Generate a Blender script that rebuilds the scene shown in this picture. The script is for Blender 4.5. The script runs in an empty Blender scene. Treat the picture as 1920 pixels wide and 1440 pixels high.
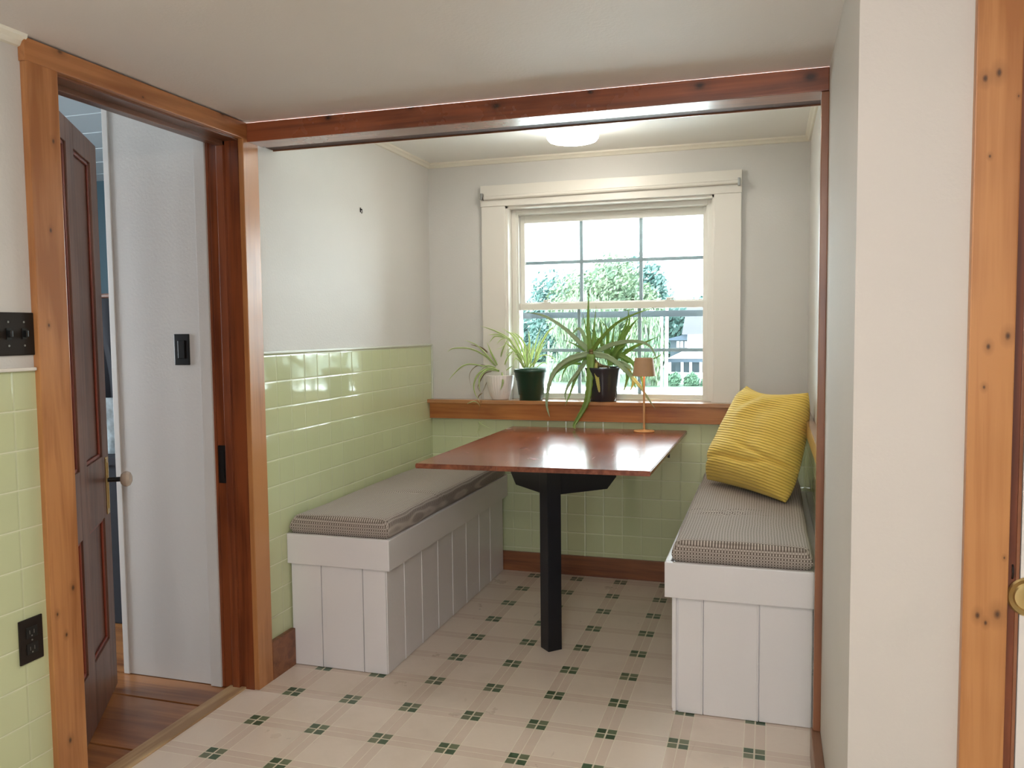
import bpy, bmesh, math, random
from mathutils import Vector, Matrix, noise
random.seed(7)
SC = bpy.context.scene
COL = SC.collection

# ------------------------------------------------------------------ camera
F_PX = 1556.5
CH = 1.3352
R_ = Vector((0.95529516, 0.29547861, -0.01017626))
U_ = Vector((-0.00936841, 0.06465482, 0.99786371))
F_ = Vector((-0.29550533, 0.95315903, -0.0645326))
cd = bpy.data.cameras.new('camera'); cam = bpy.data.objects.new('camera', cd); COL.objects.link(cam)
cd.sensor_width = 36.0; cd.lens = F_PX / 1920 * 36.0; cd.clip_start = 0.02; cd.clip_end = 400
cam.matrix_world = Matrix(((R_.x, U_.x, -F_.x, 0), (R_.y, U_.y, -F_.y, 0), (R_.z, U_.z, -F_.z, CH), (0, 0, 0, 1)))
SC.camera = cam

# ------------------------------------------------------------------ world, lights, exposure
SKY = 9.0
w = bpy.data.worlds.new('world'); SC.world = w; w.use_nodes = True
w.node_tree.nodes['Background'].inputs[0].default_value = (0.86, 0.95, 1.0, 1)
w.node_tree.nodes['Background'].inputs[1].default_value = SKY
SC.view_settings.view_transform = 'Standard'; SC.view_settings.look = 'None'
SC.view_settings.gamma = 1.0; SC.view_settings.exposure = 0.80
SC.view_settings.use_curve_mapping = False

def area(name, loc, direction, sx, sy, power, color, portal=False):
    l = bpy.data.lights.new(name, 'AREA'); l.shape = 'RECTANGLE'; l.size = sx; l.size_y = sy
    l.energy = power; l.color = color
    if portal: l.cycles.is_portal = True
    o = bpy.data.objects.new(name, l); COL.objects.link(o); o.location = loc
    o.rotation_euler = Vector(direction).to_track_quat('-Z', 'Y').to_euler()
    return o
# daylight comes in through three real window openings (portals only guide the sampling)
area('alcove_window_portal', (-.82, 4.56, 1.46), (0, -1, 0), 1.10, 1.06, 1, (1, 1, 1), True)
area('kitchen_window_portal', (-0.05, -2.62, 1.45), (0, 1, 0), .9, .9, 1, (1, 1, 1), True)
area('hall_window_portal', (-5.12, 1.75, 1.5), (1, 0, 0), 1.3, 1.5, 1, (1, 1, 1), True)

# ------------------------------------------------------------------ measures (metres)
XL, YB, XR, ZT = -1.830, 4.362, 0.1835, 1.2586
XK = 0.161          # right-hand kitchen wall beside the alcove
YN = 1.770          # wall with the second door, facing the camera
ZK, ZA = 2.096, 2.266
TILE = 0.1016

def at(px, py, Y):
    """photo pixel (1920x1440) -> the point of its sight line at depth y = Y"""
    r = F_ + R_ * ((px - 960) / F_PX) - U_ * ((py - 720) / F_PX)
    t = Y / r.y
    return Vector((r.x * t, Y, CH + r.z * t))

# ------------------------------------------------------------------ node helpers
class NT:
    def __init__(s, name):
        s.m = bpy.data.materials.new(name); s.m.use_nodes = True
        s.t = s.m.node_tree; s.N = s.t.nodes; s.L = s.t.links
        s.b = s.N['Principled BSDF']; s.out = s.N['Material Output']
    def n(s, typ, **kw):
        x = s.N.new(typ)
        for k, v in kw.items(): setattr(x, k, v)
        return x
    def set(s, sock, v):
        if isinstance(v, (int, float)): sock.default_value = v
        elif isinstance(v, tuple): sock.default_value = v if len(v) == len(sock.default_value) else (*v, 1)[:len(sock.default_value)]
        else: s.L.new(v, sock)
    def math(s, op, a, b=0.0, c=0.0, clamp=False):
        x = s.n('ShaderNodeMath', operation=op, use_clamp=clamp)
        for i, v in enumerate((a, b, c)): s.set(x.inputs[i], v)
        return x.outputs[0]
    def obj(s): return s.n('ShaderNodeTexCoord').outputs['Object']
    def uv(s): return s.n('ShaderNodeTexCoord').outputs['UV']
    def sep(s, v):
        x = s.n('ShaderNodeSeparateXYZ'); s.L.new(v, x.inputs[0]); return x.outputs
    def scale(s, v, sc, loc=(0, 0, 0)):
        x = s.n('ShaderNodeMapping'); s.L.new(v, x.inputs[0]); x.inputs['Scale'].default_value = sc
        x.inputs['Location'].default_value = loc; return x.outputs[0]
    def noise(s, v, sc, det=4, rough=.55, dist=0):
        x = s.n('ShaderNodeTexNoise'); s.L.new(v, x.inputs['Vector']); x.inputs['Scale'].default_value = sc
        x.inputs['Detail'].default_value = det; x.inputs['Roughness'].default_value = rough
        x.inputs['Distortion'].default_value = dist; return x.outputs[0]
    def vor(s, v, sc, out='Distance'):
        x = s.n('ShaderNodeTexVoronoi'); s.L.new(v, x.inputs['Vector']); x.inputs['Scale'].default_value = sc
        return x.outputs[out]
    def ramp(s, f, stops):
        x = s.n('ShaderNodeValToRGB'); s.L.new(f, x.inputs[0]); e = x.color_ramp.elements
        while len(e) < len(stops): e.new(.5)
        for i, (p, c) in enumerate(stops): e[i].position = p; e[i].color = (*c, 1) if len(c) == 3 else c
        return x.outputs[0]
    def mix(s, f, a, b, mode='MIX'):
        x = s.n('ShaderNodeMix', data_type='RGBA', blend_type=mode)
        s.set(x.inputs[0], f); s.set(x.inputs[6], a); s.set(x.inputs[7], b); return x.outputs[2]
    def band(s, d, half, soft):
        """1 inside |d|<half, soft edge"""
        a = s.math('ABSOLUTE', d)
        x = s.n('ShaderNodeMapRange'); s.L.new(a, x.inputs[0]); x.inputs[1].default_value = half - soft
        x.inputs[2].default_value = half + soft; x.inputs[3].default_value = 1; x.inputs[4].default_value = 0
        return x.outputs[0]
    def near(s, v, off, period):
        """signed distance to the nearest multiple of period (shifted by off)"""
        a = s.math('SUBTRACT', v, off); a = s.math('DIVIDE', a, period); r = s.math('ROUND', a)
        return s.math('MULTIPLY', s.math('SUBTRACT', a, r), period)
    def bump(s, h, dist, strength=1.0):
        x = s.n('ShaderNodeBump'); s.L.new(h, x.inputs['Height']); x.inputs['Distance'].default_value = dist
        x.inputs['Strength'].default_value = strength; s.L.new(x.outputs[0], s.b.inputs['Normal'])
    def fin(s, col=None, rough=None, **kw):
        if col is not None: s.set(s.b.inputs['Base Color'], col)
        if rough is not None: s.set(s.b.inputs['Roughness'], rough)
        for k, v in kw.items(): s.set(s.b.inputs[k.replace('_', ' ')], v)
        return s.m

def paint(name, c, rough=.6, bump=.0006, var=.05, sc=9):
    t = NT(name); o = t.obj(); f = t.noise(o, sc * .25, 3)
    col = t.mix(f, tuple(x * (1 - var) for x in c), tuple(min(1, x * (1 + var)) for x in c))
    if bump: t.bump(t.noise(o, sc * 12, 3), bump)
    return t.fin(col, rough)
def plain(name, c, rough=.5, metal=0., **kw):
    t = NT(name); o = t.obj(); f = t.noise(o, 30, 2)
    col = t.mix(f, tuple(x * .94 for x in c), tuple(min(1, x * 1.05) for x in c))
    return t.fin(col, rough, Metallic=metal, **kw)

def wood(name, light, dark, axis='z', rough=.32, knots=.5, seed=0., coat=.25, streak=.5, dens=1.0, flat='x'):
    t = NT(name); o = t.obj()
    a = 'xyz'.index(axis)
    s1 = [13 * dens] * 3; s1[a] = .9
    s2 = [70 * dens] * 3; s2[a] = 2.2
    s3 = [9] * 3; s3[a] = 2.6
    if flat: s3['xyz'.index(flat)] = .0
    loc = (seed, seed * 1.7, seed * .6)
    warp = t.noise(t.scale(o, (3, 3, 3), loc), 1.0, 2)
    v1 = t.scale(o, tuple(s1), loc); v2 = t.scale(o, tuple(s2), loc); v3 = t.scale(o, tuple(s3), loc)
    n1 = t.noise(v1, 1.0, 4, .55, 1.2); n2 = t.noise(v2, 1.0, 3, .6)
    g = t.math('ADD', t.math('MULTIPLY', n1, 1 - streak * .5), t.math('MULTIPLY', n2, streak * .5))
    g = t.math('ADD', g, t.math('MULTIPLY', t.math('SUBTRACT', warp, .5), .35))
    col = t.ramp(g, [(.36, dark), (.47, tuple((x + y) / 2 for x, y in zip(light, dark))), (.58, light)])
    if knots:
        sp = t.sep(o); ip = [k for k in (0, 1, 2) if k != 'xyz'.index(flat)]; al = a
        for (ka, kb, kr) in knots:
            q = []
            for k, c0 in zip(ip, (ka, kb)):
                q.append(t.math('MULTIPLY', t.math('SUBTRACT', sp[k], c0), (.62 if k == al else 1.0) / kr))
            d = t.math('SQRT', t.math('ADD', t.math('MULTIPLY', q[0], q[0]), t.math('MULTIPLY', q[1], q[1])))
            d = t.math('ADD', d, t.math('MULTIPLY', t.math('SUBTRACT', n2, .5), 1.2))
            col = t.mix(t.math('MULTIPLY', t.band(d, 2.6, 1.4), .45), col, tuple(x * .62 for x in dark))
            col = t.mix(t.math('MULTIPLY', t.band(d, .9, .5), .9), col, tuple(x * .15 for x in dark))
    wear = t.noise(t.scale(o, (2.2, 2.2, 2.2), loc), 1.0, 5, .7)
    t.bump(g, .0008, .5)
    r = t.math('ADD', t.math('MULTIPLY', wear, .3), rough - .13)
    return t.fin(col, r, Coat_Weight=coat, Coat_Roughness=.2)

def tiles(name, axis, off_h, off_z, c=(.585, .63, .375), period=TILE, rough=.07):
    """square glazed wall tiles; axis = horizontal coordinate of the wall"""
    t = NT(name); o = t.obj(); s = t.sep(o)
    dh = t.near(s['XYZ'.index(axis.upper())], off_h, period); dz = t.near(s[2], off_z, period)
    gh = t.band(dh, .0011, .0006); gz = t.band(dz, .0013, .0006)
    cell = t.n('ShaderNodeTexWhiteNoise', noise_dimensions='3D')
    v = t.n('ShaderNodeCombineXYZ')
    t.L.new(t.math('FLOOR', t.math('DIVIDE', t.math('SUBTRACT', s['XYZ'.index(axis.upper())], off_h), period)), v.inputs[0])
    t.L.new(t.math('FLOOR', t.math('DIVIDE', t.math('SUBTRACT', s[2], off_z), period)), v.inputs[1])
    t.L.new(v.outputs[0], cell.inputs[0])
    col = t.mix(cell.outputs[0], tuple(x * .975 for x in c), tuple(x * 1.02 for x in c))
    g = t.math('MAXIMUM', gh, gz)
    col = t.mix(t.math('MULTIPLY', gh, .55), col, (.50, .52, .36)); col = t.mix(t.math('MULTIPLY', gz, .85), col, (.74, .75, .58))
    h = t.math('SUBTRACT', 1.0, t.math('MAXIMUM', t.band(dh, .003, .0022), t.band(dz, .003, .0022)))
    h = t.math('ADD', h, t.math('MULTIPLY', t.noise(t.scale(o, (1, 1, 1)), 7, 2), .9))
    t.bump(h, .0008)
    return t.fin(col, t.math('ADD', rough, t.math('MULTIPLY', g, .4)), Specular_IOR_Level=.75)

def linoleum():
    t = NT('linoleum'); o = t.obj(); s = t.sep(o); Q = 0.2353
    dx = t.near(s[0], -1.6801, Q); dy = t.near(s[1], 2.6346, Q)
    n = t.noise(o, 3.5, 5, .65); fine = t.noise(o, 60, 4, .7)
    base = t.mix(n, (.80, .68, .575), (.88, .78, .68))
    base = t.mix(t.math('MULTIPLY', fine, .25), base, (.70, .58, .48))
    bx = t.band(dx, .0335, .001); by = t.band(dy, .0335, .001)
    base = t.mix(t.math('MULTIPLY', t.math('MAXIMUM', bx, by), .28), base, (.58, .42, .34))
    def lines(d, other):
        l = t.band(d, .0013, .0007)
        for k in (-.034, .034): l = t.math('MAXIMUM', l, t.band(t.math('SUBTRACT', d, k), .0013, .0007))
        return l
    ln = t.math('MAXIMUM', lines(dx, dy), lines(dy, dx))
    base = t.mix(t.math('MULTIPLY', ln, .8), base, (.96, .90, .76))
    # 2x2 little squares
    ax = t.math('SUBTRACT', t.math('ABSOLUTE', dx), .0175); ay = t.math('SUBTRACT', t.math('ABSOLUTE', dy), .0175)
    sq = t.math('MULTIPLY', t.band(ax, .0148, .0006), t.band(ay, .0148, .0006))
    frame = t.math('MULTIPLY', t.band(dx, .036, .0008), t.band(dy, .036, .0008))
    base = t.mix(frame, base, (.80, .72, .58))
    diag = t.math('LESS_THAN', t.math('MULTIPLY', dx, dy), 0.0)
    wn = t.n('ShaderNodeTexWhiteNoise'); cv = t.n('ShaderNodeCombineXYZ')
    t.L.new(t.math('FLOOR', t.math('MULTIPLY', s[0], 8.5)), cv.inputs[0]); t.L.new(t.math('FLOOR', t.math('MULTIPLY', s[1], 8.5)), cv.inputs[1])
    t.L.new(cv.outputs[0], wn.inputs[0])
    dark = t.mix(wn.outputs[0], (.028, .085, .035), (.05, .12, .055)); lite = t.mix(wn.outputs[0], (.13, .19, .10), (.19, .22, .13))
    gcol = t.mix(diag, lite, dark)
    gcol = t.mix(t.math('MULTIPLY', fine, .35), gcol, (.2, .2, .15))
    col = t.mix(sq, base, gcol)
    # scuffs and specks
    v = t.vor(o, 9); sp = t.sep(t.vor(o, 9, 'Color'))[1]
    k = t.math('MULTIPLY', t.math('LESS_THAN', sp, .32), t.band(v, .035, .015))
    col = t.mix(t.math('MULTIPLY', k, .75), col, (.10, .07, .05))
    sc = t.noise(t.scale(o, (26, 5, 1)), 1.0, 3, .5, .6); scf = t.ramp(sc, [(.70, (0, 0, 0)), (.78, (1, 1, 1))])
    col = t.mix(t.math('MULTIPLY', scf, .35), col, (.30, .21, .15))
    dirt = t.ramp(t.noise(o, 1.3, 5, .7), [(.52, (0, 0, 0)), (.75, (1, 1, 1))])
    col = t.mix(t.math('MULTIPLY', dirt, .30), col, (.42, .32, .24))
    t.bump(t.math('ADD', t.math('MULTIPLY', t.noise(o, 90, 2), .35), t.math('MULTIPLY', ln, -.4)), .0008)
    return t.fin(col, t.math('ADD', .20, t.math('MULTIPLY', n, .22)))

def weave():
    t = NT('woven_upholstery'); o = t.obj(); s = t.sep(o)
    wob = t.math('MULTIPLY', t.math('SUBTRACT', t.noise(o, 3, 2), .5), .02)
    x = t.math('ADD', s[0], wob); yz = t.math('SUBTRACT', s[1], s[2])
    P = .0098
    row = t.math('FLOOR', t.math('DIVIDE', yz, .0056))
    odd = t.math('MULTIPLY', t.math('MODULO', t.math('ABSOLUTE', row), 2.0), P / 2)
    dx = t.near(t.math('ADD', x, odd), 0.0, P); dy = t.near(yz, .0028, .0056)
    d1 = t.math('MULTIPLY', t.band(dx, .0026, .0011), t.band(dy, .0019, .0009))
    dx2 = t.near(x, 0.0, P); st = t.band(dx2, .0014, .0009)
    f = t.math('MAXIMUM', d1, t.math('MULTIPLY', st, .75), clamp=True)
    col = t.mix(f, (.075, .050, .038), (.68, .60, .54))
    col = t.mix(t.math('MULTIPLY', t.noise(o, 260, 2), .5), col, (.28, .22, .18))
    t.bump(t.math('ADD', f, t.noise(o, 400, 2)), .0007)
    return t.fin(col, .85, Sheen_Weight=.15)

def corduroy():
    t = NT('yellow_corduroy'); s = t.sep(t.uv()); o = t.obj()
    wob = t.math('MULTIPLY', t.math('SUBTRACT', t.noise(t.uv(), 5, 3), .5), .010)
    v = t.math('ADD', s[1], wob)
    r = t.math('ABSOLUTE', t.math('SINE', t.math('MULTIPLY', v, math.pi * 40)))
    r = t.math('POWER', r, .6)
    col = t.mix(r, (.62, .38, .045), (.90, .63, .12))
    col = t.mix(t.math('MULTIPLY', t.noise(o, 14, 4), .45), col, (.90, .66, .18))
    t.bump(t.math('ADD', r, t.math('MULTIPLY', t.noise(o, 300, 2), .2)), .0038)
    return t.fin(col, .8, Sheen_Weight=.35, Sheen_Roughness=.4, Sheen_Tint=(1, .85, .4, 1))

def glass():
    t = NT('window_glass'); tr = t.n('ShaderNodeBsdfTransparent'); gl = t.n('ShaderNodeBsdfGlossy'); gl.inputs['Roughness'].default_value = .02
    tr.inputs[0].default_value = (.94, .97, .96, 1)
    fr = t.n('ShaderNodeFresnel'); fr.inputs[0].default_value = 1.45; mx = t.n('ShaderNodeMixShader')
    t.L.new(fr.outputs[0], mx.inputs[0]); t.L.new(tr.outputs[0], mx.inputs[1]); t.L.new(gl.outputs[0], mx.inputs[2])
    t.L.new(mx.outputs[0], t.out.inputs[0]); return t.m

def leafmat(name, mid, edge, striped=True, rough=.4, trans=.35):
    t = NT(name); s = t.sep(t.uv()); o = t.obj()
    if striped:
        d = t.math('SUBTRACT', s[0], .5); f = t.band(d, .20, .08)
        col = t.mix(f, edge, mid)
    else:
        n = t.noise(t.scale(t.uv(), (3, 14, 1)), 1.0, 3); col = t.mix(n, mid, edge)
        tipf = t.ramp(s[1], [(.93, (0, 0, 0)), (1.0, (1, 1, 1))]); col = t.mix(tipf, col, (.45, .33, .18))
    col = t.mix(t.math('MULTIPLY', t.noise(o, 40, 3), .25), col, tuple(x * .6 for x in mid))
    t.fin(col, rough)
    if trans:
        tl = t.n('ShaderNodeBsdfTranslucent'); t.L.new(col, tl.inputs[0]); mx = t.n('ShaderNodeMixShader'); mx.inputs[0].default_value = trans
        t.L.new(t.b.outputs[0], mx.inputs[1]); t.L.new(tl.outputs[0], mx.inputs[2]); t.L.new(mx.outputs[0], t.out.inputs[0])
    return t.m

def emis(name, c, e):
    t = NT(name); return t.fin(c, .4, Emission_Color=(*c, 1), Emission_Strength=e)

def foliage(name, a, b, tr=.3):
    t = NT(name); o = t.obj(); n = t.noise(o, .8, 4, .7); n2 = t.noise(o, 6, 2)
    col = t.mix(t.ramp(t.math('ADD', t.math('MULTIPLY', n, .6), t.math('MULTIPLY', n2, .4)), [(.4, (0, 0, 0)), (.62, (1, 1, 1))]), a, b)
    return t.fin(col, .6)

# ------------------------------------------------------------------ materials
def knots_x(X, L):   # knots on a board facing x: (y, z, radius)
    out = []
    for px, py, kr in L:
        v = F_ + R_ * ((px - 960) / F_PX) - U_ * ((py - 720) / F_PX); t_ = X / v.x
        out.append((v.y * t_, CH + v.z * t_, kr))
    return out
def knots_y(Y, L):   # knots on a board facing y: (x, z, radius)
    return [(at(px, py, Y).x, at(px, py, Y).z, kr) for px, py, kr in L]
KN_AZ = knots_x(-1.811, [(100, 265, .0035), (92, 610, .003), (137, 1102, .0045), (108, 1152, .003), (125, 1190, .003), (132, 1388, .004), (95, 432, .003), (466, 905, .003), (473, 1120, .003)])
KN_AY = knots_x(-1.809, [(112, 97, .0055), (417, 213, .007), (268, 182, .0025)])
KN_BM = knots_y(2.634, [(615, 221, .0075), (770, 201, .005), (930, 200, .0085), (1107, 173, .006), (1312, 161, .009), (1520, 144, .011)])
KN_PZ = knots_y(1.75, [(1847, 147, .0035), (1874, 136, .0045), (1856, 293, .0017), (1910, 180, .0015), (1890, 630, .004), (1853, 650, .003), (1845, 726, .0022), (1833, 1154, .0035), (1870, 1152, .0055), (1848, 1168, .0025), (1883, 1046, .0015)])
M = {}
M['wall'] = paint('greige_wall_paint', (.63, .61, .575), .55)
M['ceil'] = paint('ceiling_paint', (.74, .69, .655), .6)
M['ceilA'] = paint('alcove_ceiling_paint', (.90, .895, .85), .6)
M['crown'] = paint('cream_crown_paint', (.78, .74, .63), .4, 0)
M['sidewall'] = paint('toned_down_wall_paint', (.60, .56, .52), .72)  # same greige as the walls, darkened to offset the light falling there
M['hallwall'] = paint('hall_white_paint', (.62, .60, .58), .5)
M['hallceil'] = paint('hall_blue_paint', (.52, .62, .68), .35, 0)
M['teal'] = paint('teal_wall_paint', (.035, .095, .13), .5)
M['trimwhite'] = paint('window_casing_paint', (.75, .71, .64), .35, 0)
M['vinyl'] = paint('white_vinyl', (.74, .71, .64), .3, 0)
M['muntin'] = paint('grey_grille', (.30, .34, .36), .4, 0)
M['rail'] = paint('blue_grey_screen_rail', (.10, .125, .15), .6, 0)
M['bench'] = paint('bench_grey_white_paint', (.78, .75, .76), .35, .0004, .06, 5)
M['doorwhite'] = paint('white_door_paint', (.76, .72, .68), .35, 0)
M['groove'] = paint('tile_trim_metal', (.60, .62, .52), .25, 0)
M['amber_z'] = wood('amber_pine_upright', (.50, .22, .078), (.32, .115, .032), 'z', .34, KN_AZ, 3.1, flat='x')
M['amber_y'] = wood('amber_pine_along', (.44, .18, .06), (.28, .095, .026), 'y', .34, KN_AY, 1.3, flat='x')
M['amber_x'] = wood('amber_pine_ledge', (.60, .23, .055), (.36, .11, .022), 'x', .38, None, 8.3, .2, flat='y')
M['stool'] = wood('window_stool_varnish', (.46, .21, .08), (.26, .10, .03), 'x', .22, None, 2.3, .6, flat='z')
M['dark_z'] = wood('dark_stained_upright', (.25, .065, .02), (.11, .024, .008), 'z', .33, None, 5.7, flat='y')
M['dark_y'] = wood('dark_stained_head', (.20, .085, .045), (.09, .033, .018), 'y', .33, None, 5.7)
M['beam'] = wood('red_brown_beam', (.32, .085, .03), (.15, .035, .013), 'x', .25, KN_BM, 4.4, .7, flat='y')
M['beamdark'] = wood('dark_beam_board', (.10, .035, .018), (.04, .012, .008), 'x', .6, None, 6.4, 0)
M['pine_z'] = wood('honey_pine_casing', (.50, .225, .075), (.34, .125, .033), 'z', .36, KN_PZ, 10.9, flat='y')
M['red_z'] = wood('red_pine_strip', (.28, .11, .05), (.18, .06, .025), 'z', .3, None, 11.9)
M['base_x'] = wood('stained_baseboard', (.26, .09, .03), (.14, .04, .014), 'x', .4, None, 1.9)
M['base_y'] = wood('stained_baseboard_side', (.26, .13, .07), (.15, .07, .035), 'y', .4, None, 1.9)
M['doorwood'] = wood('old_brown_door', (.21, .095, .06), (.11, .042, .025), 'z', .42, None, 7.7, .15, flat='x')
M['doorwood_h'] = wood('old_brown_door_rail', (.19, .085, .055), (.095, .038, .024), 'x', .42, None, 7.1, .15)
M['groovered'] = wood('red_door_moulding', (.30, .05, .02), (.16, .025, .012), 'z', .4, None, 2.7)
M['table'] = wood('mahogany_table_top', (.29, .078, .036), (.155, .034, .016), 'y', .22, None, 9.2, .6, .8)
M['plank'] = wood('hall_floor_board', (.38, .155, .05), (.20, .065, .02), 'x', .3, None, 3.3, .3, flat='z')
M['thresh'] = wood('threshold_strip', (.62, .44, .24), (.36, .22, .11), 'y', .5, None, 4.1)
M['lino'] = linoleum()
M['tileL'] = tiles('green_tile_left', 'y', 2.8081, ZT - .010)
M['tileK'] = tiles('green_tile_kitchen', 'y', 1.6295, 1.2438 - .0)
M['tileB'] = tiles('green_tile_back', 'x', -1.755, ZT - .010)
M['weave'] = weave(); M['cord'] = corduroy(); M['glass'] = glass()
M['black'] = plain('black_painted_steel', (.006, .007, .012), .28)
M['bronze'] = plain('dark_bronze_plate', (.022, .015, .012), .38, .5)
M['blackplastic'] = plain('black_plastic', (.006, .006, .006), .35)
M['steel'] = plain('grey_steel', (.35, .34, .32), .35, .9)
M['brass'] = plain('aged_brass', (.58, .44, .20), .28, .9)
M['porcelain'] = plain('porcelain', (.70, .60, .50), .18)
M['greenpot'] = plain('dark_green_plastic', (.010, .05, .028), .35)
M['blackpot'] = plain('charcoal_glazed_pot', (.028, .031, .038), .16)
M['whitepot'] = plain('ribbed_white_pot', (.86, .80, .75), .4)
M['soil'] = paint('potting_soil', (.12, .075, .045), .9, .004, .5, 60)
M['paleroots'] = paint('pale_soil_roots', (.45, .37, .28), .9, .004, .4, 60)
M['spider'] = leafmat('spider_plant_leaf', (.34, .54, .12), (.95, .96, .66))
M['spider2'] = leafmat('spider_plant_leaf_pale', (.40, .60, .14), (.95, .96, .68))
M['drystem'] = leafmat('dry_spider_leaf', (.24, .16, .06), (.32, .24, .10), False)
M['aloe'] = leafmat('aloe_leaf', (.13, .25, .04), (.28, .42, .08), False, .38, .2)
M['aloegrey'] = leafmat('aloe_leaf_grey', (.24, .33, .17), (.36, .44, .25), False, .4, .15)
M['aloeyel'] = leafmat('aloe_leaf_yellow', (.36, .34, .07), (.48, .42, .10), False, .35, .1)
M['lampwood'] = plain('tan_lamp_shade', (.42, .255, .14), .55)
M['lampmetal'] = plain('peach_lamp_metal', (.62, .33, .14), .35)
M['bulb'] = emis('warm_bulb', (1, .62, .25), 25)
M['diff'] = emis('ceiling_light_diffuser', (1, .95, .86), 17)
M['diff2'] = emis('kitchen_light_diffuser', (1, .925, .86), 34)
M['cloth'] = paint('patterned_cloth', (.45, .52, .58), .8, .002, .8, 120)
M['coat'] = paint('dark_coat_cloth', (.02, .022, .03), .9)
M['shingle'] = paint('pale_roof_shingle', (.036, .037, .046), .8, 0, .3, 8)
M['blueroof'] = paint('porch_fascia_blue', (.03, .05, .075), .6, 0)
M['siding'] = paint('white_siding', (.75, .78, .78), .6, 0)
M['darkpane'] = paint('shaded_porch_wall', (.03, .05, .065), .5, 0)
M['pole'] = paint('weathered_pole', (.50, .50, .50), .8, 0)
M['ground'] = paint('pale_asphalt', (.86, .86, .84), .9, 0, .1, 2)
M['grass'] = foliage('far_grass', (.045, .08, .05), (.065, .10, .06))
M['folA'] = foliage('willow_foliage', (.10, .17, .11), (.17, .22, .12))
M['folB'] = foliage('blue_green_foliage', (.07, .15, .14), (.11, .19, .17))
M['folC'] = foliage('bush_foliage', (.06, .13, .08), (.10, .18, .11))
M['bark'] = paint('far_bark', (.12, .13, .12), .9, 0)

# ------------------------------------------------------------------ mesh helpers
class B:
    def __init__(s): s.bm = bmesh.new(); s.uvl = None
    def box(s, x0, x1, y0, y1, z0, z1, bev=0.0, mat=None):
        r = bmesh.ops.create_cube(s.bm, size=1.0); vs = r['verts']
        T = Matrix.Translation(((x0 + x1) / 2, (y0 + y1) / 2, (z0 + z1) / 2)) @ Matrix.Diagonal((abs(x1 - x0), abs(y1 - y0), abs(z1 - z0), 1))
        if mat is not None: T = mat @ T
        bmesh.ops.transform(s.bm, matrix=T, verts=vs)
        if bev > 0:
            es = list({e for v in vs for e in v.link_edges})
            bmesh.ops.bevel(s.bm, geom=es, offset=bev, segments=2, profile=.6, affect='EDGES')
        return s
    def lathe(s, prof, seg=40, c=(0, 0, 0), cap0=False, cap1=False, rib=0, ribamp=0, mat=None):
        rings = []
        for r, z in prof:
            ring = []
            for i in range(seg):
                a = 2 * math.pi * i / seg
                rr = r * (1 + (ribamp * (1 if (i % rib) < rib / 2 else -1) if rib else 0))
                p = Vector((rr * math.cos(a), rr * math.sin(a), z))
                if mat is not None: p = mat @ p
                ring.append(s.bm.verts.new(p + Vector(c)))
            rings.append(ring)
        for a, b in zip(rings, rings[1:]):
            for i in range(seg): s.bm.faces.new((a[i], a[(i + 1) % seg], b[(i + 1) % seg], b[i]))
        if cap0: s.bm.faces.new(rings[0][::-1])
        if cap1: s.bm.faces.new(rings[-1])
        return s
    def cyl(s, p, q, r0, r1=None, seg=16):
        p = Vector(p); q = Vector(q); d = q - p; r1 = r0 if r1 is None else r1
        m = Matrix.Translation(p) @ d.to_track_quat('Z', 'Y').to_matrix().to_4x4()
        return s.lathe([(r0, 0), (r1, d.length)], seg, cap0=True, cap1=True, mat=m)
    def prism(s, poly, d):
        """poly: 3D points of one planar face; extruded by vector d"""
        a = [s.bm.verts.new(p) for p in poly]; b = [s.bm.verts.new(Vector(p) + Vector(d)) for p in poly]
        s.bm.faces.new(a); s.bm.faces.new(b[::-1])
        for i in range(len(a)): s.bm.faces.new((a[i], b[i], b[(i + 1) % len(a)], a[(i + 1) % len(a)]))
        return s

def obj(name, b, m, parent=None, smooth=False, keep_world=True):
    me = bpy.data.meshes.new(name)
    bm = b.bm if isinstance(b, B) else b
    bmesh.ops.recalc_face_normals(bm, faces=bm.faces)
    bm.to_mesh(me); bm.free()
    me.materials.append(m)
    if smooth:
        for p in me.polygons: p.use_smooth = True
        if smooth != 'all':
            try: me.set_sharp_from_angle(angle=math.radians(35))
            except Exception: pass
    o = bpy.data.objects.new(name, me); COL.objects.link(o)
    if parent:
        o.parent = parent
        # vertices are written in world space: undo the parent's transform
        o.matrix_parent_inverse = Matrix.Translation(-parent_origin(parent))
    return o
def parent_origin(p):
    v = Vector(p.location)
    if p.parent: v = Vector(p.get('_o', v))
    return v
def empty(name, loc, label=None, cat=None, group=None, kind=None):
    o = bpy.data.objects.new(name, None); COL.objects.link(o); o.location = loc; o.empty_display_size = .05
    tag(o, label, cat, group, kind); return o
def tag(o, label=None, cat=None, group=None, kind=None):
    if label: o['label'] = label
    if cat: o['category'] = cat
    if group: o['group'] = group
    if kind: o['kind'] = kind
    return o
def sub(name, b, m, part, smooth=False):
    """a sub-part of a mesh part whose own origin is at the world origin"""
    o = obj(name, b, m, None, smooth); o.parent = part
    o.matrix_parent_inverse = Matrix.Identity(4)
    # the part's world matrix is identity (parent location cancelled), so nothing more to undo
    return o
def struct(name, b, m, parent=None, smooth=False, label=None):
    o = obj(name, b, m, parent, smooth)
    if not parent: o['kind'] = 'structure'
    if label: o['label'] = label
    return o

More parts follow.
